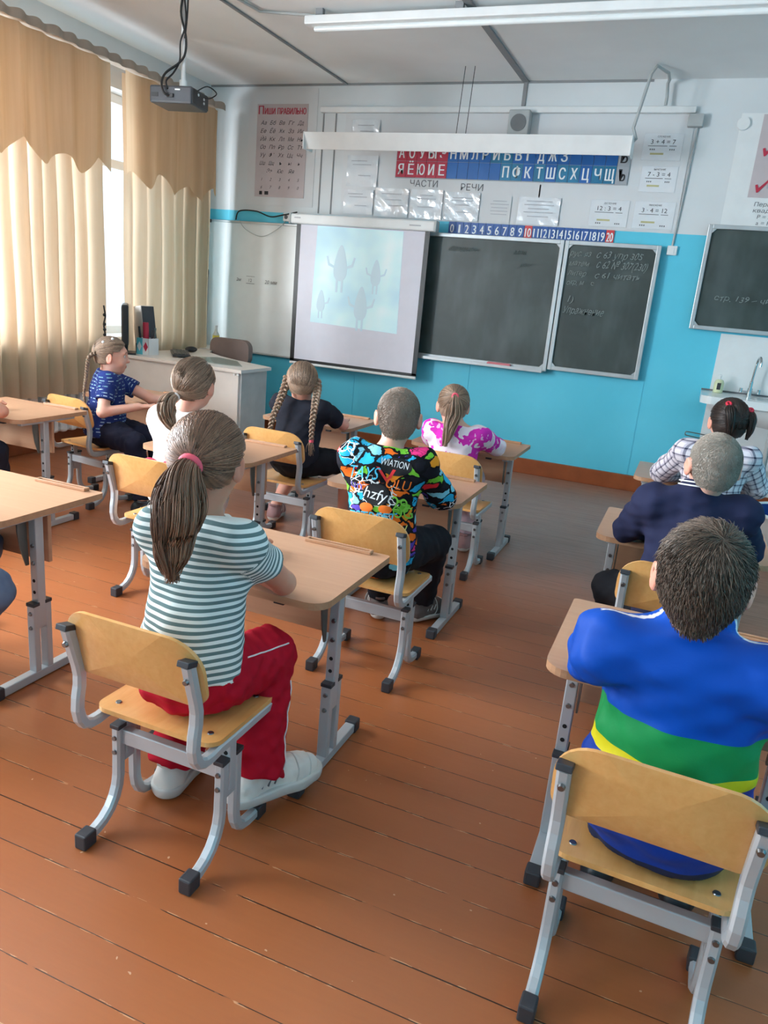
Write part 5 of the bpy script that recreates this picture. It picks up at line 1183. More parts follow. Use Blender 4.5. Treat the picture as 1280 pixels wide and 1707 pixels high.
        V, F = f.surface(); V = relax(V, F, 1, 0.4); s.tro = link_mesh(name, arr_mesh(name, V, F), mt, s.root); s.tV, s.tF = V, F; return s.tro
    def side_piping(s, i, mt, r=0.0022):
        """thin cord sewn down the outer side of one trouser leg"""
        from mathutils.bvhtree import BVHTree
        tree = BVHTree.FromPolygons(s.tV.tolist(), s.tF.tolist()); sd = s.R @ np.array([1.0 if i else -1.0, 0, 0]); P = []
        for k in range(15):
            t = k/14; c = s.hip[i]*(1-t)+s.knee[i]*t; d = Vector(sd*0.75+np.array([0, 0, 0.62])).normalized(); h = tree.ray_cast(Vector(c)+d*0.3, -d)
            if h[0] is not None: P.append(h[0]+d*0.001)
        m = MB(); m.sweep(P, r, 6); m.build('side_piping', mt, s.tro); P = []
        for k in range(12):
            t = 0.2+0.75*k/11; c = s.knee[i]*(1-t)+s.ankle[i]*t; d = Vector(sd*0.9+s.R @ np.array([0, 0.3, 0])).normalized(); h = tree.ray_cast(Vector(c)+d*0.3, -d)
            if h[0] is not None: P.append(h[0]+d*0.001)
        m = MB(); m.sweep(P, r, 6); m.build('side_piping', mt, s.tro)
    def shoes(s, mu, ms, scale=1.0, chunky=0.0, lace=None):
        for i in (0, 1):
            a = s.toe[i]-s.ankle[i]; pitch = 0; a[2] = 0; a /= np.linalg.norm(a); sd = np.cross(a, [0, 0, 1.0]); z0 = s.ankle[i][2]-0.075
            A = s.ankle[i]-a*0.035; B = s.toe[i].copy()
            lo = np.minimum(A, B)-0.1; hi = np.maximum(A, B)+0.12
            f = Field(lo, hi, 0.004); bz = z0+0.028
            P0 = np.array([A[0], A[1], bz+0.010]); P1 = np.array([B[0], B[1], bz+0.004]); mid = P0*0.35+P1*0.65
            f.cap(P0+a*0.005, P0+a*0.03+np.array([0, 0, 0.055]), 0.036, 0.036, 0.03); f.cap(P0, mid, 0.034, 0.040, 0.03); f.cap(mid, P1-a*0.04, 0.040, 0.034, 0.03)
            f.cap(P0+a*0.05+np.array([0, 0, 0.045]), P1-a*0.06+np.array([0, 0, 0.004]), 0.030, 0.028, 0.03)
            f.cut((0, 0, z0+0.020), (0, 0, -1)); f.cut(s.ankle[i]+np.array([0, 0, 0.020]), (0, 0, 1)); f.folds(0.0012, 160, i)
            V, F = f.surface(); uV, uF = V, F; o = link_mesh('shoe', arr_mesh('shoe', V, F), mu, s.root)
            f = Field(lo, hi, 0.004); f.cap(P0-np.array([0, 0, 0.01]), mid-np.array([0, 0, 0.01]), 0.038+chunky, 0.044+chunky, 0.02); f.cap(mid-np.array([0, 0, 0.01]), P1-a*0.04-np.array([0, 0, 0.008]), 0.044+chunky, 0.038+chunky, 0.02)
            f.cut((0, 0, z0+0.026+chunky), (0, 0, 1)); f.cut((0, 0, max(0.002, z0)), (0, 0, -1)); V, F = f.surface(); link_mesh('sole', arr_mesh('sole', V, F), ms, o)
            # laces
            m = MB()
            for k in range(3):
                c = P0+a*(0.075+k*0.022)+np.array([0, 0, 0.062-k*0.013]); m.sweep([c-sd*0.022-np.array([0, 0, 0.008]), c+np.array([0, 0, 0.003]), c+sd*0.022-np.array([0, 0, 0.008])], 0.0028, 6)
            m.build('laces', lace or ms, o)
            from mathutils.bvhtree import BVHTree
            tr = BVHTree.FromPolygons(uV.tolist(), uF.tolist())
            for nm, u0 in (('toe_seam', 0.0), ('vamp_seam', 0.045)):
                Q = []
                for k in range(13):
                    an = PI*k/12; c = Vector(P1-a*(0.062+u0)+a*0.018*math.sin(an)); c.z = z0+0.024; d = Vector(sd*math.cos(an)+np.array([0, 0, 1.0])*math.sin(an)); hh = tr.ray_cast(c+d*0.15, -d)
                    if hh[0] is not None: Q.append(hh[0]+d*0.0008)
                if len(Q) > 4: m = MB(); m.sweep(Q, 0.0024, 6); m.build(nm, ms, o)
            m = MB()
            for k in range(3):
                for e in (-1, 1):
                    c = P0+a*(0.035+k*0.020)+sd*e*0.0385+np.array([0, 0, 0.010]); m.sweep([c, c+a*0.012-sd*e*0.004+np.array([0, 0, 0.020])], 0.003, 6)
            m.build('side_stripe', lace or ms, o)
            m = MB(); m.sweep([(s.ankle[i]+np.array([0, 0, 0.014]))+(a*math.cos(2*PI*k/14)*0.036+sd*math.sin(2*PI*k/14)*0.032)-a*0.004 for k in range(14)], 0.0075, 8, closed=True); m.build('shoe_collar', mu, o)
            m = MB(); c = P0-a*0.030+np.array([0, 0, 0.062]); m.sweep([c-sd*0.018+a*0.008, c, c+sd*0.018+a*0.008], 0.007, 8); m.build('heel_tab', mu, o)
    # --- hair
    def scalp(s, n, front=0.055, nape=-0.062, rg=None, temple=0.0):
        """random points on the hairy part of the head, in head coordinates, with outward normals"""
        rg = rg or np.random.default_rng(5); v = rg.normal(size=(n*4, 3)); v /= np.linalg.norm(v, axis=1)[:, None]
        r = np.array([0.0745, 0.0905, 0.0835]); c = np.array([0, -0.006, 0.018]); p = c+v*r
        # the nape falls down the neck below the skull
        lowb = (p[:, 2] < -0.015); p[lowb, 2] = -0.015+(p[lowb, 2]+0.015)*1.0
        ok = s.hairy(p, front, nape); p = p[ok][:n]; nn = (p-c)/r**2; nn /= np.linalg.norm(nn, axis=1)[:, None]; return p, nn
    def hairy(s, p, front, nape):
        x, y, z = p[:, 0], p[:, 1], p[:, 2]
        top = (y*0.75-(z-0.02)*0.62) < front-0.03; ear = ~((np.abs(x) > 0.045) & (z < 0.002) & (y > -0.022)); low = z > nape+np.abs(x)*0.15
        side = ~((z < 0.03) & (y > 0.012)); return top & ear & low & side
    def hair_cap(s, mt, thick=0.007, front=0.055, nape=-0.062, fold=0.0, tie=None, name='hair', n=0, rad=0.0011, length=0.01, mode='short', seed=2, stand=0.22):
        f = Field(s.head-0.16, s.head+0.16, 0.004); r = (0.073+thick, 0.089+thick, 0.082+thick)
        f.ell(s.hl((0, -0.006, 0.018)), r, s.H, 0.0); f.ell(s.hl((0, -0.030, -0.022)), (0.060+thick, 0.056+thick, 0.058), s.H, 0.02); f.cap(s.hl((0, -0.025, -0.03)), s.hl((0, -0.026, -0.075)), 0.046+thick*0.7, 0.040+thick*0.5, 0.02)
        V, F = f.surface(); V = relax(V, F, 1, 0.5); q = (V-s.head) @ s.H
        keep = s.hairy(q, front, nape); kf = keep[F].sum(1) >= 3; F = F[kf]
        used = np.unique(F); mp = -np.ones(len(V), dtype=int); mp[used] = np.arange(len(used)); V = V[used]; F = mp[F]; q = q[used]
        # strand tone varies along lines that run toward the tie (or down the head)
        if tie is not None:
            tl = np.array(tie, float); ax_ = tl/np.linalg.norm(tl); rel = q-np.array([0, -0.006, 0.018]); rel = rel/np.linalg.norm(rel, axis=1)[:, None]
            e1 = np.cross(ax_, [1.0, 0, 0]); e1 /= np.linalg.norm(e1); e2 = np.cross(ax_, e1); ang = np.arctan2(rel @ e1, rel @ e2)
            tone = 0.40+0.20*np.sin(ang*37+np.sin(ang*11)*2)+0.12*np.sin(ang*83)
        else: tone = 0.42+0.08*np.sin(q[:, 0]*170+q[:, 2]*60)*np.sin(q[:, 1]*130+q[:, 2]*90)
        Vs, Fs, Ts = [V], [F], [tone]; k0 = len(V); rg = np.random.default_rng(seed)
        if n:
            p, nn = s.scalp(n, front, nape, rg); c = np.array([0, -0.006, 0.018])
            if mode == 'short':
                a_, b_, c_ = q[F[:, 0]], q[F[:, 1]], q[F[:, 3]]; fn = np.cross(b_-a_, c_-a_); fn /= np.linalg.norm(fn, axis=1)[:, None]+1e-12
                k_ = rg.integers(0, len(F), n); w1, w2 = rg.random((2, n)); p = a_[k_]+(b_-a_)[k_]*w1[:, None]+(c_-a_)[k_]*w2[:, None]; nn = fn[k_]; nn *= np.sign((nn*(p-np.array([0, -0.01, -0.01]))).sum(1))[:, None]; p = p-nn*thick*0.7
                m = 4; wh = p-np.array([0.012, -0.050, 0.080]); wh -= nn*(wh*nn).sum(1)[:, None]; wh /= np.linalg.norm(wh, axis=1)[:, None]+1e-6; swirl = np.cross(nn, wh); dirn = wh*0.8+swirl*0.25+nn*stand+np.array([0, 0, -0.25])+rg.normal(size=p.shape)*0.16
                whorl = np.clip((p[:, 2]-0.05)/0.05, 0, 1)[:, None]; pass
                dirn /= np.linalg.norm(dirn, axis=1)[:, None]; ln = length*(0.55+0.6*rg.random(len(p)))*(0.5+0.5*np.clip((p[:, 2]+0.06)/0.09, 0, 1))
                t = np.linspace(0, 1, m); st = p+nn*(thick*0.75)
                path = st[:, None, :]+dirn[:, None, :]*(ln[:, None]*t)[..., None]+nn[:, None, :]*(0.15*ln[:, None]*np.sin(t*PI))[..., None]
                el = (path-c)/np.array([0.073+thick, 0.089+thick, 0.082+thick]); er = np.linalg.norm(el, axis=2); need = 1.0+(0.0012+stand*0.6*ln[:, None]*t[None, :])/0.085; push = np.where((path[..., 2] > -0.02) & (er < need), need/np.maximum(er, 0.5), 1.0); path = c+(path-c)*push[..., None]
                rr = rad*(1-t*0.75)[None, :]*(0.7+0.6*rg.random(len(p)))[:, None]
            else:
                m = 9; t = np.linspace(0, 1, m); tl = np.array(tie, float); tu = (tl-c)/np.linalg.norm(tl-c); r_ = np.array([0.0745, 0.0905, 0.0835])+thick+0.0005
                u = (p-c)/r_*1.0; u /= np.linalg.norm(u, axis=1)[:, None]; tv = (tl-c)/r_; tv /= np.linalg.norm(tv)
                a = u[:, None, :]*(1-t)[None, :, None]+tv[None, None, :]*t[None, :, None]; a /= np.linalg.norm(a, axis=2, keepdims=True)+1e-6
                lift = 0.0004+0.0022*rg.random(len(p)); path = c+a*(r_+lift[:, None, None]*np.sin(t*PI)[None, :, None]+0.0006)
                path[:, :, 2] = np.where(path[:, :, 2] < -0.03, path[:, :, 2], path[:, :, 2])
                rr = np.repeat((rad*(0.6+0.8*rg.random(len(p))))[:, None], m, 1)
            path = path @ s.H.T+s.head; VV, FF, own = strands(path, rr); Vs.append(VV); Fs.append(FF+k0); Ts.append(np.clip(rg.normal(0.5, 0.28, len(p)), 0, 1)[own]); k0 += len(VV)
        return s._hair_obj(name, Vs, Fs, Ts, mt)
    def _hair_obj(s, name, Vs, Fs, Ts, mt, parent=None):
        me = arr_mesh(name, np.concatenate(Vs), np.concatenate(Fs)); set_attr(me, 'strand', np.clip(np.concatenate(Ts), 0, 1)); return link_mesh(name, me, mt, parent or s.root)
    def tail(s, mt, pts, r0, n=260, rad=0.0016, wave=0.006, taper=0.35, seed=4, name='ponytail', end_r=None):
        """loose ponytail along world points"""
        P = np.array(smooth(pts, 7)); P = relax_line(P); m = len(P); rg = np.random.default_rng(seed); t = np.linspace(0, 1, m); tan = np.gradient(P, axis=0); tan /= np.linalg.norm(tan, axis=1)[:, None]
        ref = np.array([1.0, 0.2, 0.1]); u = ref-tan*(tan @ ref)[:, None]; u /= np.linalg.norm(u, axis=1)[:, None]; w = np.cross(tan, u)
        prof = r0*(0.27+0.80*np.sin(np.clip(t*1.05+0.0, 0, 1)*PI)**1.25)*(1-taper*t)
        a = rg.random(n)*2*PI; q = np.sqrt(rg.random(n)); cl = rg.integers(0, 7, n); ca = np.linspace(0, 2*PI, 7, endpoint=False)[cl]
        ph = ca*3+rg.normal(size=n)*0.25; ln = 1-0.30*rg.random(n)**2
        tt = t[None, :]*ln[:, None]; idx = tt*(m-1); i0 = np.minimum(idx.astype(int), m-2); fr = (idx-i0)[..., None]
        base = P[i0]*(1-fr)+P[i0+1]*fr; U = u[i0]; Wv = w[i0]; pr = np.interp(tt, t, prof)
        spread = np.minimum(1, tt*3)[..., None]
        off = U*((q*np.cos(a))[:, None]*pr)[..., None]+Wv*((q*np.sin(a))[:, None]*pr)[..., None]
        off = off*0.72+(U*(np.cos(ca)[:, None]*pr*0.35)[..., None]+Wv*(np.sin(ca)[:, None]*pr*0.35)[..., None])
        wv = (U*(np.sin(tt*10+ph[:, None])*wave)[..., None]+Wv*(np.cos(tt*8+ph[:, None])*wave)[..., None])*(tt**1.2)[..., None]*spread
        path = base+off+wv; rr = np.repeat((rad*(0.6+0.7*rg.random(n)))[:, None], m, 1)*(1-0.6*np.clip((t-0.8)/0.2, 0, 1))[None, :]
        V, F, own = strands(path, rr, 4); tone = np.clip(0.5+0.25*np.cos(ca)+rg.normal(0, 0.18, n), 0, 1)[own]
        return s._hair_obj(name, [V], [F], [tone], mt)
    def braid(s, mt, pts, r=0.014, pitch=0.034, tuft=0.05, tie=None, seed=6):
        P = np.array(smooth(pts, 14)); seg = np.linalg.norm(np.diff(P, axis=0), axis=1); L = np.concatenate([[0], np.cumsum(seg)]); m = max(40, int(L[-1]/0.0035)); q = np.linspace(0, L[-1], m)
        C = np.stack([np.interp(q, L, P[:, k]) for k in range(3)], 1); tan = np.gradient(C, axis=0); tan /= np.linalg.norm(tan, axis=1)[:, None]
        u = np.cross(tan, s.H @ np.array([0, 1.0, 0.05])); u /= np.linalg.norm(u, axis=1)[:, None]; w = np.cross(tan, u); tp = 1-0.45*q/L[-1]; paths = []; rads = []; own_t = []
        rg = np.random.default_rng(seed)
        for k in range(3):
            th = 2*PI*q/(pitch*2)+2*PI*k/3; cx = np.sin(th)*r*0.95*tp; cy = np.sin(2*th)*r*0.5*tp; c = C+u*cx[:, None]+w*cy[:, None]
            for j in range(7):
                a = 2*PI*j/6; rr_ = 0 if j == 6 else r*0.36; paths.append(c+u*(np.cos(a+th*0.5)*rr_*tp)[:, None]+w*(np.sin(a+th*0.5)*rr_*tp)[:, None]); rads.append(r*0.30*tp); own_t.append(0.35+0.5*rg.random())
        n = 40; e = C[-1]; t = np.linspace(0, 1, m)
        for j in range(n):
            d = tan[-1]*tuft*(0.7+0.4*rg.random())+rg.normal(size=3)*0.006; st = e+rg.normal(size=3)*r*0.2; paths.append(st+d*t[:, None]+rg.normal(size=3)*0.004*np.sin(t*PI)[:, None]); rads.append(0.0022*(1-0.5*t)); own_t.append(rg.random())
        V, F, own = strands(np.array(paths), np.array(rads), 4); o = s._hair_obj('braid', [V], [F], [np.array(own_t)[own]], mt)
        if tie is not None:
            mb = MB(); a = C[-1]-tan[-1]*0.006; b = C[-1]+tan[-1]*0.008; mb.cyl(a, b, r*0.75); mb.build('hair_tie', tie, o)
        return o
    def torus_tie(s, c, axis, R, r, mt, name='hair_tie'):
        c = Vector(c); ax_ = Vector(axis).normalized(); u = ax_.orthogonal().normalized(); w = ax_.cross(u); m = MB()
        m.sweep([c+(u*math.cos(2*PI*k/16)+w*math.sin(2*PI*k/16))*R for k in range(16)], r, 8, closed=True); return m.build(name, mt, s.root)
    def print_on_back(s, items, off=0.0025):
        """lettering and blobs draped over the back of the shirt: (text, x, z, height, width, material, shear, slope)"""
        from mathutils.bvhtree import BVHTree
        tree = BVHTree.FromPolygons(s.sV.tolist(), s.sF.tolist()); d = Vector(s.R @ np.array([0, 1.0, 0])); rt = Vector(s.R @ np.array([1.0, 0, 0])); c = Vector(s.pelvis)
        for n_, (txt, x, z, h_, w_, mt, shear, slope) in enumerate(items):
            mb = MB(); write(mb, txt, x, 0, z, h_, width=w_, shear=shear, slope=slope)
            bm = bmesh.new(); vs = [bm.verts.new(v) for v in mb.V]
            for fc in mb.F:
                try: bm.faces.new([vs[i] for i in fc])
                except ValueError: pass
            bmesh.ops.triangulate(bm, faces=bm.faces[:])
            for _ in range(4):
                le = [e for e in bm.edges if e.calc_length() > 0.010]
                if le: bmesh.ops.subdivide_edges(bm, edges=le, cuts=1); bmesh.ops.triangulate(bm, faces=bm.faces[:])
            bm.verts.index_update(); ok = True; VV = []
            for v in bm.verts:
                o_ = c+rt*v.co.x-d*0.6; o_.z = v.co.z; hit = tree.ray_cast(o_, d)
                if hit[0] is None: ok = False; break
                VV.append(hit[0]-d*(off+0.0003*n_))
            FF = [[v.index for v in f.verts] for f in bm.faces]; bm.free()
            if ok:
                q = MB(); q.add(VV, FF); q.build('lettering', mt, s.shirt_o, fix=False)
C = lambda n, c, **k: mat_cloth(n, c, **k)
# girl in the green and white striped shirt, front row
p = Person('girl with a long ponytail in a green and white striped shirt and red trousers', (-1.0, 1.36), 0.04, 'tan', 1.0, lean=0.03, head=(-0.978, 1.405, 0.985), head_yaw=0.17, head_pitch=-0.05,
           sh=((-1.100, 1.385, 0.800), (-0.885, 1.405, 0.805)), elbow=((-1.125, 1.62, 0.640), (-0.878, 1.61, 0.640)), wrist=((-1.12, 1.80, 0.632), (-1.06, 1.67, 0.632)),
           knee=((-1.10, 1.64, 0.43), (-0.905, 1.60, 0.43)), ankle=((-1.13, 1.50, 0.085), (-0.880, 1.512, 0.125)), toe=((-1.16, 1.64, 0.03), (-0.785, 1.70, 0.062)), h=0.0045)
p.shirt(mat_stripes('green_white_stripes', (100, 124, 126), (226, 234, 232), 0.0168, 0.5), hem=0.47, loose=0.012, inf=0.007, collar=0.016, sleeve=0.52, flare=0.012, fold=0.0035, seed=11)
p.trousers(C('red_jersey', (178, 14, 40)), flare=0.022, end=0.99, inf=0.012, seed=2, fold=0.0045); p.side_piping(1, M['white'])
p.shoes(M['shoe_white'], M['rubber'], chunky=0.009, lace=M['ink'])
p.hair_cap(HAIRS['brown'], 0.009, tie=(0.012, -0.100, 0.010), n=2600, rad=0.0009, mode='long', nape=-0.055)
p.torus_tie(p.hl((0.012, -0.110, 0.004)), p.H @ np.array([0, -1, -0.35]), 0.0200, 0.0090, M['tie'])
p.tail(HAIRS['brown'], [p.hl((0.012, -0.095, 0.010)), p.hl((0.010, -0.130, -0.015)), (-0.950, 1.272, 0.925), (-0.955, 1.258, 0.86), (-0.966, 1.255, 0.80), (-0.966, 1.258, 0.745)], 0.054, n=1200, rad=0.0013, wave=0.022, taper=0.15)
# boy in the blue jacket, front row right
p = Person('boy with short brown hair in a blue, green and yellow tracksuit jacket', (0.10, 1.405), -0.02, 'fair', 1.06, lean=0.0, tall=0.94, head=(0.086, 1.400, 0.945), head_yaw=0.02, width=1.06,
           sh=((-0.047, 1.405, 0.768), (0.243, 1.405, 0.768)), elbow=((-0.085, 1.60, 0.652), (0.275, 1.60, 0.652)), wrist=((0.02, 1.76, 0.633), (0.17, 1.76, 0.633)))
p.shirt(mat_jacket('tricolour_jacket'), 'jacket', True, hem=0.372, inf=0.024, loose=0.040, fold=0.006, seed=21, piping=True, collar=0.062)
p.trousers(C('blue_tracksuit', (24, 66, 150)), seed=5, inf=0.012); p.shoes(M['shoe_black'], M['rubber'])
p.hair_cap(HAIRS['short'], 0.004, nape=-0.100, n=9000, rad=0.0010, length=0.020, stand=0.20, mode='short')
# boy in the graffiti print top
p = Person('crop-haired boy in a colourful graffiti-print top', (-0.965, 2.47), 0.16, 'fair', 1.0, lean=0.02, head=(-0.957, 2.555, 0.960), head_yaw=0.36,
           sh=((-1.092, 2.495, 0.795), (-0.842, 2.54, 0.795)), elbow=((-1.115, 2.72, 0.65), (-0.80, 2.70, 0.655)), wrist=((-1.02, 2.87, 0.632), (-0.86, 2.88, 0.632)),
           knee=((-1.06, 2.76, 0.43), (-0.845, 2.80, 0.43)), ankle=((-1.10, 2.90, 0.085), (-0.915, 2.965, 0.085)), toe=((-1.17, 3.03, 0.03), (-0.845, 3.10, 0.03)))
p.shirt(mat_graffiti('graffiti_print'), 'sweatshirt', True, hem=0.385, inf=0.016, loose=0.020, fold=0.005, seed=31, collar=0.015)
ink = {k: mat('print_'+k, c, 0.8, var=0) for k, c in (('white', (236, 240, 242)), ('cyan', (70, 190, 228)), ('orange', (240, 120, 30)), ('green', (130, 205, 70)), ('lime', (214, 214, 120)), ('violet', (90, 76, 170)), ('red', (222, 46, 50)), ('black', (16, 16, 22)), ('pink', (222, 50, 120)))}
p.print_on_back([('●', 0.055, 0.765, 0.060, 0.11, ink['black'], 0, 0), ('WIATION', 0.045, 0.795, 0.024, 0.10, ink['white'], 0.15, -0.10), ('V', 0.03, 0.735, 0.055, 0.07, ink['red'], -0.2, -0.1), ('OLU', 0.065, 0.718, 0.036, 0.085, ink['orange'], 0.2, -0.1), ('TAYS', -0.065, 0.742, 0.045, 0.115, ink['cyan'], 0.25, 0.05), ('un', -0.085, 0.700, 0.032, 0.05, ink['violet'], 0, 0),
                 ('●', -0.005, 0.655, 0.075, 0.10, ink['black'], 0, 0), ('hzfy', -0.01, 0.675, 0.042, 0.085, ink['white'], 0.3, -0.12), ('●', -0.035, 0.628, 0.030, 0.05, ink['orange'], 0, 0), ('●', 0.035, 0.630, 0.030, 0.05, ink['orange'], 0, 0), ('STREET', 0.0, 0.592, 0.040, 0.15, ink['cyan'], 0.1, 0.05), ('29', 0.085, 0.640, 0.050, 0.05, ink['green'], -0.1, -0.3), ('OG', 0.095, 0.612, 0.045, 0.06, ink['green'], -0.1, -0.3),
                 ('KEEN', 0.065, 0.545, 0.034, 0.085, ink['lime'], 0.2, 0.15), ('WIATION', 0.0, 0.500, 0.036, 0.10, ink['white'], 0.1, -0.05), ('MZ', -0.09, 0.560, 0.040, 0.05, ink['pink'], 0.1, -0.1), ('YEA', 0.08, 0.465, 0.045, 0.09, ink['cyan'], 0.2, 0.1), ('BLZ', -0.08, 0.450, 0.045, 0.09, ink['orange'], 0.1, 0.1)])
p.trousers(C('black_joggers', (30, 31, 38)), seed=6, inf=0.012); p.shoes(M['shoe_brown'], M['rubber'])
p.hair_cap(HAIRS['ash'], 0.003, nape=-0.078, n=9000, rad=0.0008, length=0.007, stand=0.35, mode='short')
# girl in magenta and white
p = Person('small girl in a magenta and white top with a long light ponytail', (-1.08, 3.74), 0.12, 'fair', 0.95, lean=0.0, head=(-1.117, 3.78, 0.858), head_yaw=0.40, tall=0.82,
           elbow=((-1.28, 3.96, 0.645), (-0.905, 3.96, 0.645)), wrist=((-1.16, 4.10, 0.632), (-1.04, 4.10, 0.632)))
p.shirt(mat_patches('magenta_white_print'), 'shirt', True, hem=0.42, inf=0.012, loose=0.01, seed=41, collar=0.005)
p.trousers(C('pale_pink_trousers', (206, 180, 190)), seed=7); p.shoes(M['shoe_pink'], M['rubber'])
p.hair_cap(HAIRS['light'], 0.007, tie=(-0.006, -0.088, 0.055), n=1200, rad=0.0011, mode='long')
p.torus_tie(p.hl((-0.006, -0.098, 0.058)), p.H @ np.array([0, -1, 0.3]), 0.013, 0.006, M['tie']); p.torus_tie(p.hl((-0.004, -0.108, -0.035)), (0, 0.1, 1), 0.014, 0.005, M['tie'])
p.tail(HAIRS['light'], [p.hl((-0.006, -0.094, 0.058)), p.hl((-0.006, -0.118, 0.02)), p.hl((-0.004, -0.108, -0.035)), (-1.09, 3.655, 0.74), (-1.098, 3.645, 0.66)], 0.040, n=240, rad=0.0024, wave=0.006, taper=0.1)
# boy in the navy sweater
p = Person('crop-haired boy in a navy sweater with a white-striped collar', (0.095, 2.545), 0.08, 'fair', 1.02, lean=0.0, head=(0.118, 2.565, 0.955), head_yaw=0.26, head_pitch=0.05,
           elbow=((-0.105, 2.74, 0.655), (0.285, 2.75, 0.655)), wrist=((0.03, 2.90, 0.633), (0.17, 2.90, 0.633)), knee=((-0.13, 2.70, 0.43), (0.17, 2.86, 0.43)), ankle=((-0.05, 2.80, 0.085), (0.18, 2.84, 0.085)), toe=((-0.08, 2.95, 0.03), (0.19, 2.98, 0.03)), width=1.04)
p.shirt(C('navy_knit', (36, 40, 68)), 'sweater', True, hem=0.40, inf=0.015, loose=0.012, fold=0.0045, seed=51, collar=0.055)
for z in (0.004, 0.016): p.torus_tie(p.neck+np.array([0, 0.0, z+0.036]), p.R @ np.array([0, 0.18, 1.0]), 0.0660-z*0.12, 0.0026, M['white'], 'collar_stripe')
p.trousers(C('black_trousers', (26, 27, 32)), seed=8); p.shoes(M['shoe_black'], M['shoe_black'])
p.hair_cap(HAIRS['pale'], 0.002, nape=-0.070, n=9000, rad=0.0008, length=0.006, stand=0.35, mode='short')
# girl in the plaid shirt
p = Person('dark-haired girl in a plaid shirt, sitting below the wash basin', (0.18, 3.75), 0.05, 'fair', 1.0, lean=0.0, head=(0.195, 3.775, 0.960), head_yaw=0.22,
           elbow=((-0.05, 3.93, 0.655), (0.385, 3.90, 0.655)), wrist=((0.07, 4.08, 0.632), (0.31, 4.06, 0.632)), width=1.04)
p.shirt(mat_plaid('plaid_cotton'), 'shirt', True, hem=0.42, inf=0.014, loose=0.012, seed=61, collar=0.015)
p.trousers(C('dark_trousers', (36, 36, 46)), seed=9); p.shoes(M['shoe_black'], M['rubber'])
p.hair_cap(HAIRS['dark'], 0.008, tie=(0.02, -0.10, 0.03), n=1400, rad=0.0011, mode='long', nape=-0.066)
for q in ((-0.034, -0.070, 0.088), (0.071, -0.048, 0.068)): p.torus_tie(p.hl(q), p.H @ np.array([q[0], -0.5, 0.5]), 0.009, 0.0055, M['tie_red'])
p.tail(HAIRS['dark'], [p.hl((0.066, -0.042, 0.062)), p.hl((0.080, -0.058, 0.04)), p.hl((0.082, -0.064, -0.01)), p.hl((0.074, -0.066, -0.065))], 0.020, n=140, rad=0.0022, wave=0.004, taper=0.4)
p.tail(HAIRS['dark'], [p.hl((-0.030, -0.062, 0.078)), p.hl((-0.030, -0.098, 0.06)), p.hl((-0.020, -0.106, 0.0)), p.hl((-0.012, -0.092, -0.06))], 0.024, n=140, rad=0.0022, wave=0.004, taper=0.4)
# girl in white with the red bow
p = Person('fair-haired girl in a sunlit white blouse with a red bow at her back', (-1.965, 2.605), 0.10, 'fair', 1.0, lean=0.0, head=(-1.897, 2.62, 0.955), head_yaw=0.12, tall=0.99,
           sh=((-2.065, 2.625, 0.785), (-1.825, 2.64, 0.785)), elbow=((-2.12, 2.82, 0.645), (-1.87, 2.82, 0.645)), wrist=((-2.04, 2.96, 0.632), (-1.97, 2.97, 0.632)), knee=((-2.08, 2.92, 0.43), (-1.985, 2.93, 0.43)), ankle=((-2.10, 2.90, 0.085), (-2.0, 2.90, 0.085)), toe=((-2.11, 3.04, 0.03), (-2.0, 3.05, 0.03)))
p.shirt(C('white_blouse', (236, 232, 226)), 'blouse', True, hem=0.44, inf=0.012, loose=0.010, seed=71, collar=0.008)
p.trousers(C('light_trousers', (224, 216, 214)), seed=10); p.shoes(M['shoe_white'], M['rubber'])
bw = C('red_ribbon', (216, 54, 84)); bx = Vector(p.R @ np.array([1.0, 0, 0])); by = Vector(p.R @ np.array([0, 1.0, 0])); bc = Vector((-1.975, 2.510, 0.60))
m = MB(); m.ball(bc, 0.018)
for sg in (-1, 1):
    m.ball(bc+bx*sg*0.045+Vector((0, -0.006, 0.012)), (0.042, 0.016, 0.028), n=16)
    q = [bc+bx*sg*0.008, bc+bx*sg*0.022-by*0.012+Vector((0, 0, -0.06)), bc+bx*sg*0.040-by*0.008+Vector((0, 0, -0.13))]
    m.add([q[0]-bx*0.006, q[0]+bx*0.006, q[1]+bx*0.014, q[2]+bx*0.018, q[2]-bx*0.018, q[1]-bx*0.014], [(0, 1, 2, 5), (5, 2, 3, 4)])
m.build('bow', bw, p.root)
p.hair_cap(HAIRS['light'], 0.008, tie=(-0.026, -0.088, -0.045), n=1200, rad=0.0011, mode='long', nape=-0.062)
p.tail(HAIRS['light'], [p.hl((-0.026, -0.086, -0.045)), p.hl((-0.045, -0.120, -0.060)), p.hl((-0.055, -0.128, -0.105)), p.hl((-0.040, -0.120, -0.155)), p.hl((-0.030, -0.115, -0.185))], 0.038, n=220, rad=0.0026, wave=0.010, taper=0.2)
p.torus_tie(p.hl((-0.028, -0.093, -0.048)), p.H @ np.array([-0.3, -1, -0.4]), 0.014, 0.005, M['bead'])
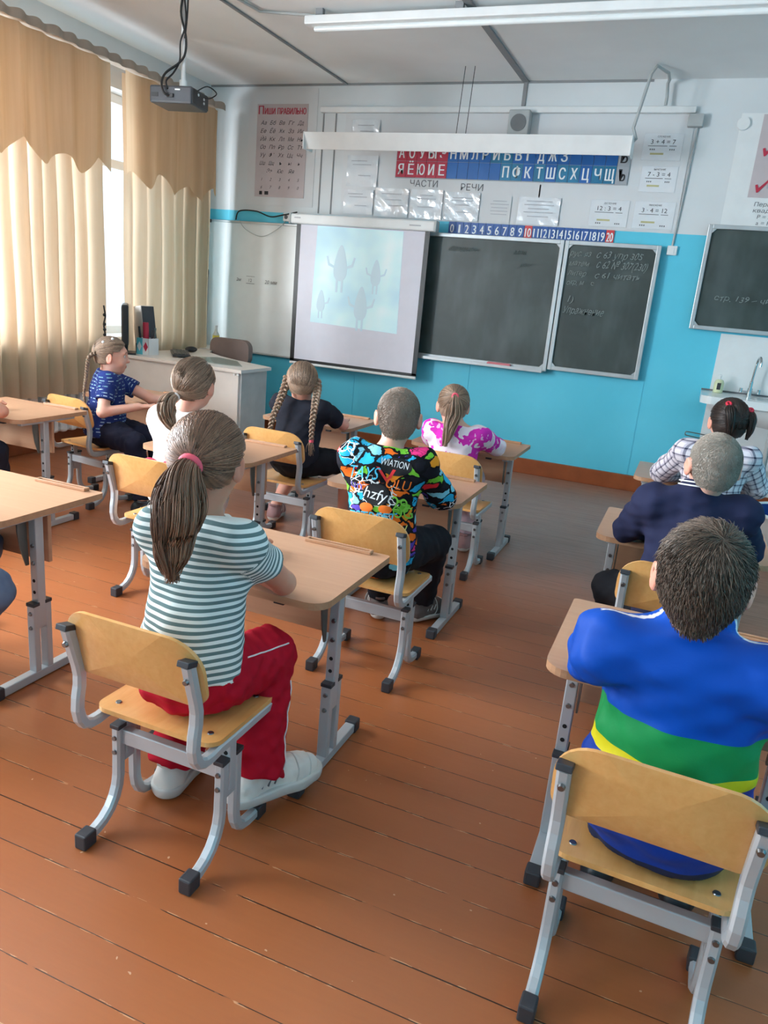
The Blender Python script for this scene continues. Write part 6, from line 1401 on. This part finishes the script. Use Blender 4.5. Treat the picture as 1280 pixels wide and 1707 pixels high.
# girl in black with two braids
p = Person('girl in a black T-shirt and leggings with two long braids', (-1.955, 3.60), 0.02, 'fair', 1.0, lean=0.05, head=(-1.945, 3.655, 0.885), head_yaw=0.45, head_pitch=-0.12, tall=0.88, width=1.03,
           elbow=((-2.09, 3.88, 0.645), (-1.785, 3.88, 0.645)), wrist=((-2.0, 4.05, 0.632), (-1.86, 4.05, 0.632)), knee=((-2.05, 3.90, 0.43), (-1.70, 3.82, 0.44)), ankle=((-2.19, 3.86, 0.085), (-1.78, 3.95, 0.085)), toe=((-2.23, 4.0, 0.03), (-1.74, 4.09, 0.03)))
p.shirt(C('black_tee', (34, 36, 46)), 'T_shirt', False, hem=0.44, inf=0.012, loose=0.014, seed=81, sleeve=0.7, fold=0.004, collar=0.012)
p.trousers(C('black_leggings', (24, 25, 31)), 'leggings', seed=11, end=0.42); p.shoes(M['shoe_pink'], M['rubber'])
p.hair_cap(HAIRS['light'], 0.009, tie=(0, -0.06, -0.075), n=1300, rad=0.0011, mode='long', nape=-0.072)
p.braid(HAIRS['light'], [p.hl((-0.076, -0.025, 0.02)), p.hl((-0.086, -0.04, -0.03)), (-2.018, 3.545, 0.775), (-2.035, 3.515, 0.69), (-2.045, 3.505, 0.60)], 0.017, tuft=0.09, tie=M['tie'])
p.braid(HAIRS['light'], [p.hl((0.076, -0.025, 0.02)), p.hl((0.086, -0.045, -0.03)), (-1.808, 3.555, 0.775), (-1.800, 3.525, 0.69), (-1.795, 3.515, 0.60)], 0.017, tuft=0.07, tie=M['tie'])
# girl in profile, navy dotted shirt
p = Person('girl in a navy shirt with white dashes, turned in profile, with one thin braid', (-3.20, 3.50), -0.85, 'fair', 0.98, lean=0.01, head=(-3.125, 3.515, 0.900), head_yaw=-0.88, head_pitch=-0.05, tall=0.92,
           elbow=((-3.0, 3.72, 0.645), (-3.055, 3.36, 0.595)), wrist=((-2.86, 3.80, 0.645), (-2.93, 3.52, 0.628)), knee=((-2.88, 3.62, 0.43), (-2.88, 3.42, 0.43)), ankle=((-2.84, 3.62, 0.085), (-2.82, 3.42, 0.085)), toe=((-2.70, 3.66, 0.03), (-2.68, 3.44, 0.03)), h=0.0045)
p.shirt(mat_dashes('navy_dashes'), 'shirt', False, hem=0.43, inf=0.011, loose=0.008, sleeve=0.62, seed=91, collar=0.012)
p.trousers(C('dark_navy_trousers', (28, 30, 48)), seed=12); p.shoes(M['shoe_black'], M['rubber'])
p.hair_cap(HAIRS['light'], 0.006, tie=(0.03, -0.088, 0.01), n=1500, rad=0.0010, mode='long', nape=-0.055)
for q in ((0.040, 0.005, 0.098), (0.052, -0.045, 0.075), (0.048, -0.078, 0.012)): m = MB(); m.ball(p.hl(q), 0.009); m.build('hair_clip', M['bead'], p.root)
p.braid(HAIRS['light'], [p.hl((0.045, -0.078, 0.012)), p.hl((0.050, -0.118, -0.02)), (-3.225, 3.42, 0.78), (-3.235, 3.41, 0.67), (-3.225, 3.41, 0.60)], 0.012, pitch=0.028, tuft=0.07, tie=M['bead'])
# the two children mostly past the left edge
p = Person('child in blue jeans at the left edge, one knee in the aisle', (-2.14, 1.42), -0.25, 'fair', 1.0, knee=(None, (-1.775, 1.475, 0.45)), ankle=((-2.36, 1.60, 0.085), (-2.06, 1.44, 0.085)), toe=((-2.40, 1.73, 0.03), (-2.09, 1.58, 0.03)), elbow=((-2.33, 1.40, 0.60), (-1.99, 1.38, 0.60)), wrist=((-2.22, 1.56, 0.53), (-2.10, 1.56, 0.53)), h=0.006)
p.shirt(C('dark_blue_top', (44, 52, 80)), 'sweatshirt', True, hem=0.42, inf=0.014, loose=0.01, seed=101)
jn = NT('blue_denim'); jv = jn.coord(); jn.base(jn.ramp(jn.noise(jv, 9.0, 4), [(0.3, lin((68, 84, 112))), (0.7, lin((98, 116, 142)))])); cloth_bump(jn, 500, 0.2)
p.trousers(jn.m, 'jeans', seed=13, inf=0.012); p.shoes(M['shoe_black'], M['rubber'])
p.hair_cap(HAIRS['short'], 0.008, nape=-0.08, n=1500, rad=0.0014, length=0.018)
p = Person('child at the left edge with a bare elbow resting on the sunlit desk', (-3.36, 2.53), 0.0, 'tan', 1.0, elbow=(None, (-3.10, 2.715, 0.662)), wrist=((-3.40, 2.86, 0.655), (-3.30, 2.83, 0.655)), knee=(None, (-3.19, 2.74, 0.44)), ankle=(None, (-3.2, 2.78, 0.085)), toe=(None, (-3.18, 2.92, 0.03)), h=0.006)
p.shirt(C('dark_navy_tee', (38, 42, 60)), 'T_shirt', False, hem=0.42, inf=0.012, seed=111)
p.trousers(C('navy_trousers', (32, 34, 46)), seed=14); p.shoes(M['shoe_black'], M['rubber'])
p.hair_cap(HAIRS['short'], 0.008, nape=-0.08, n=1500, rad=0.0014, length=0.018)
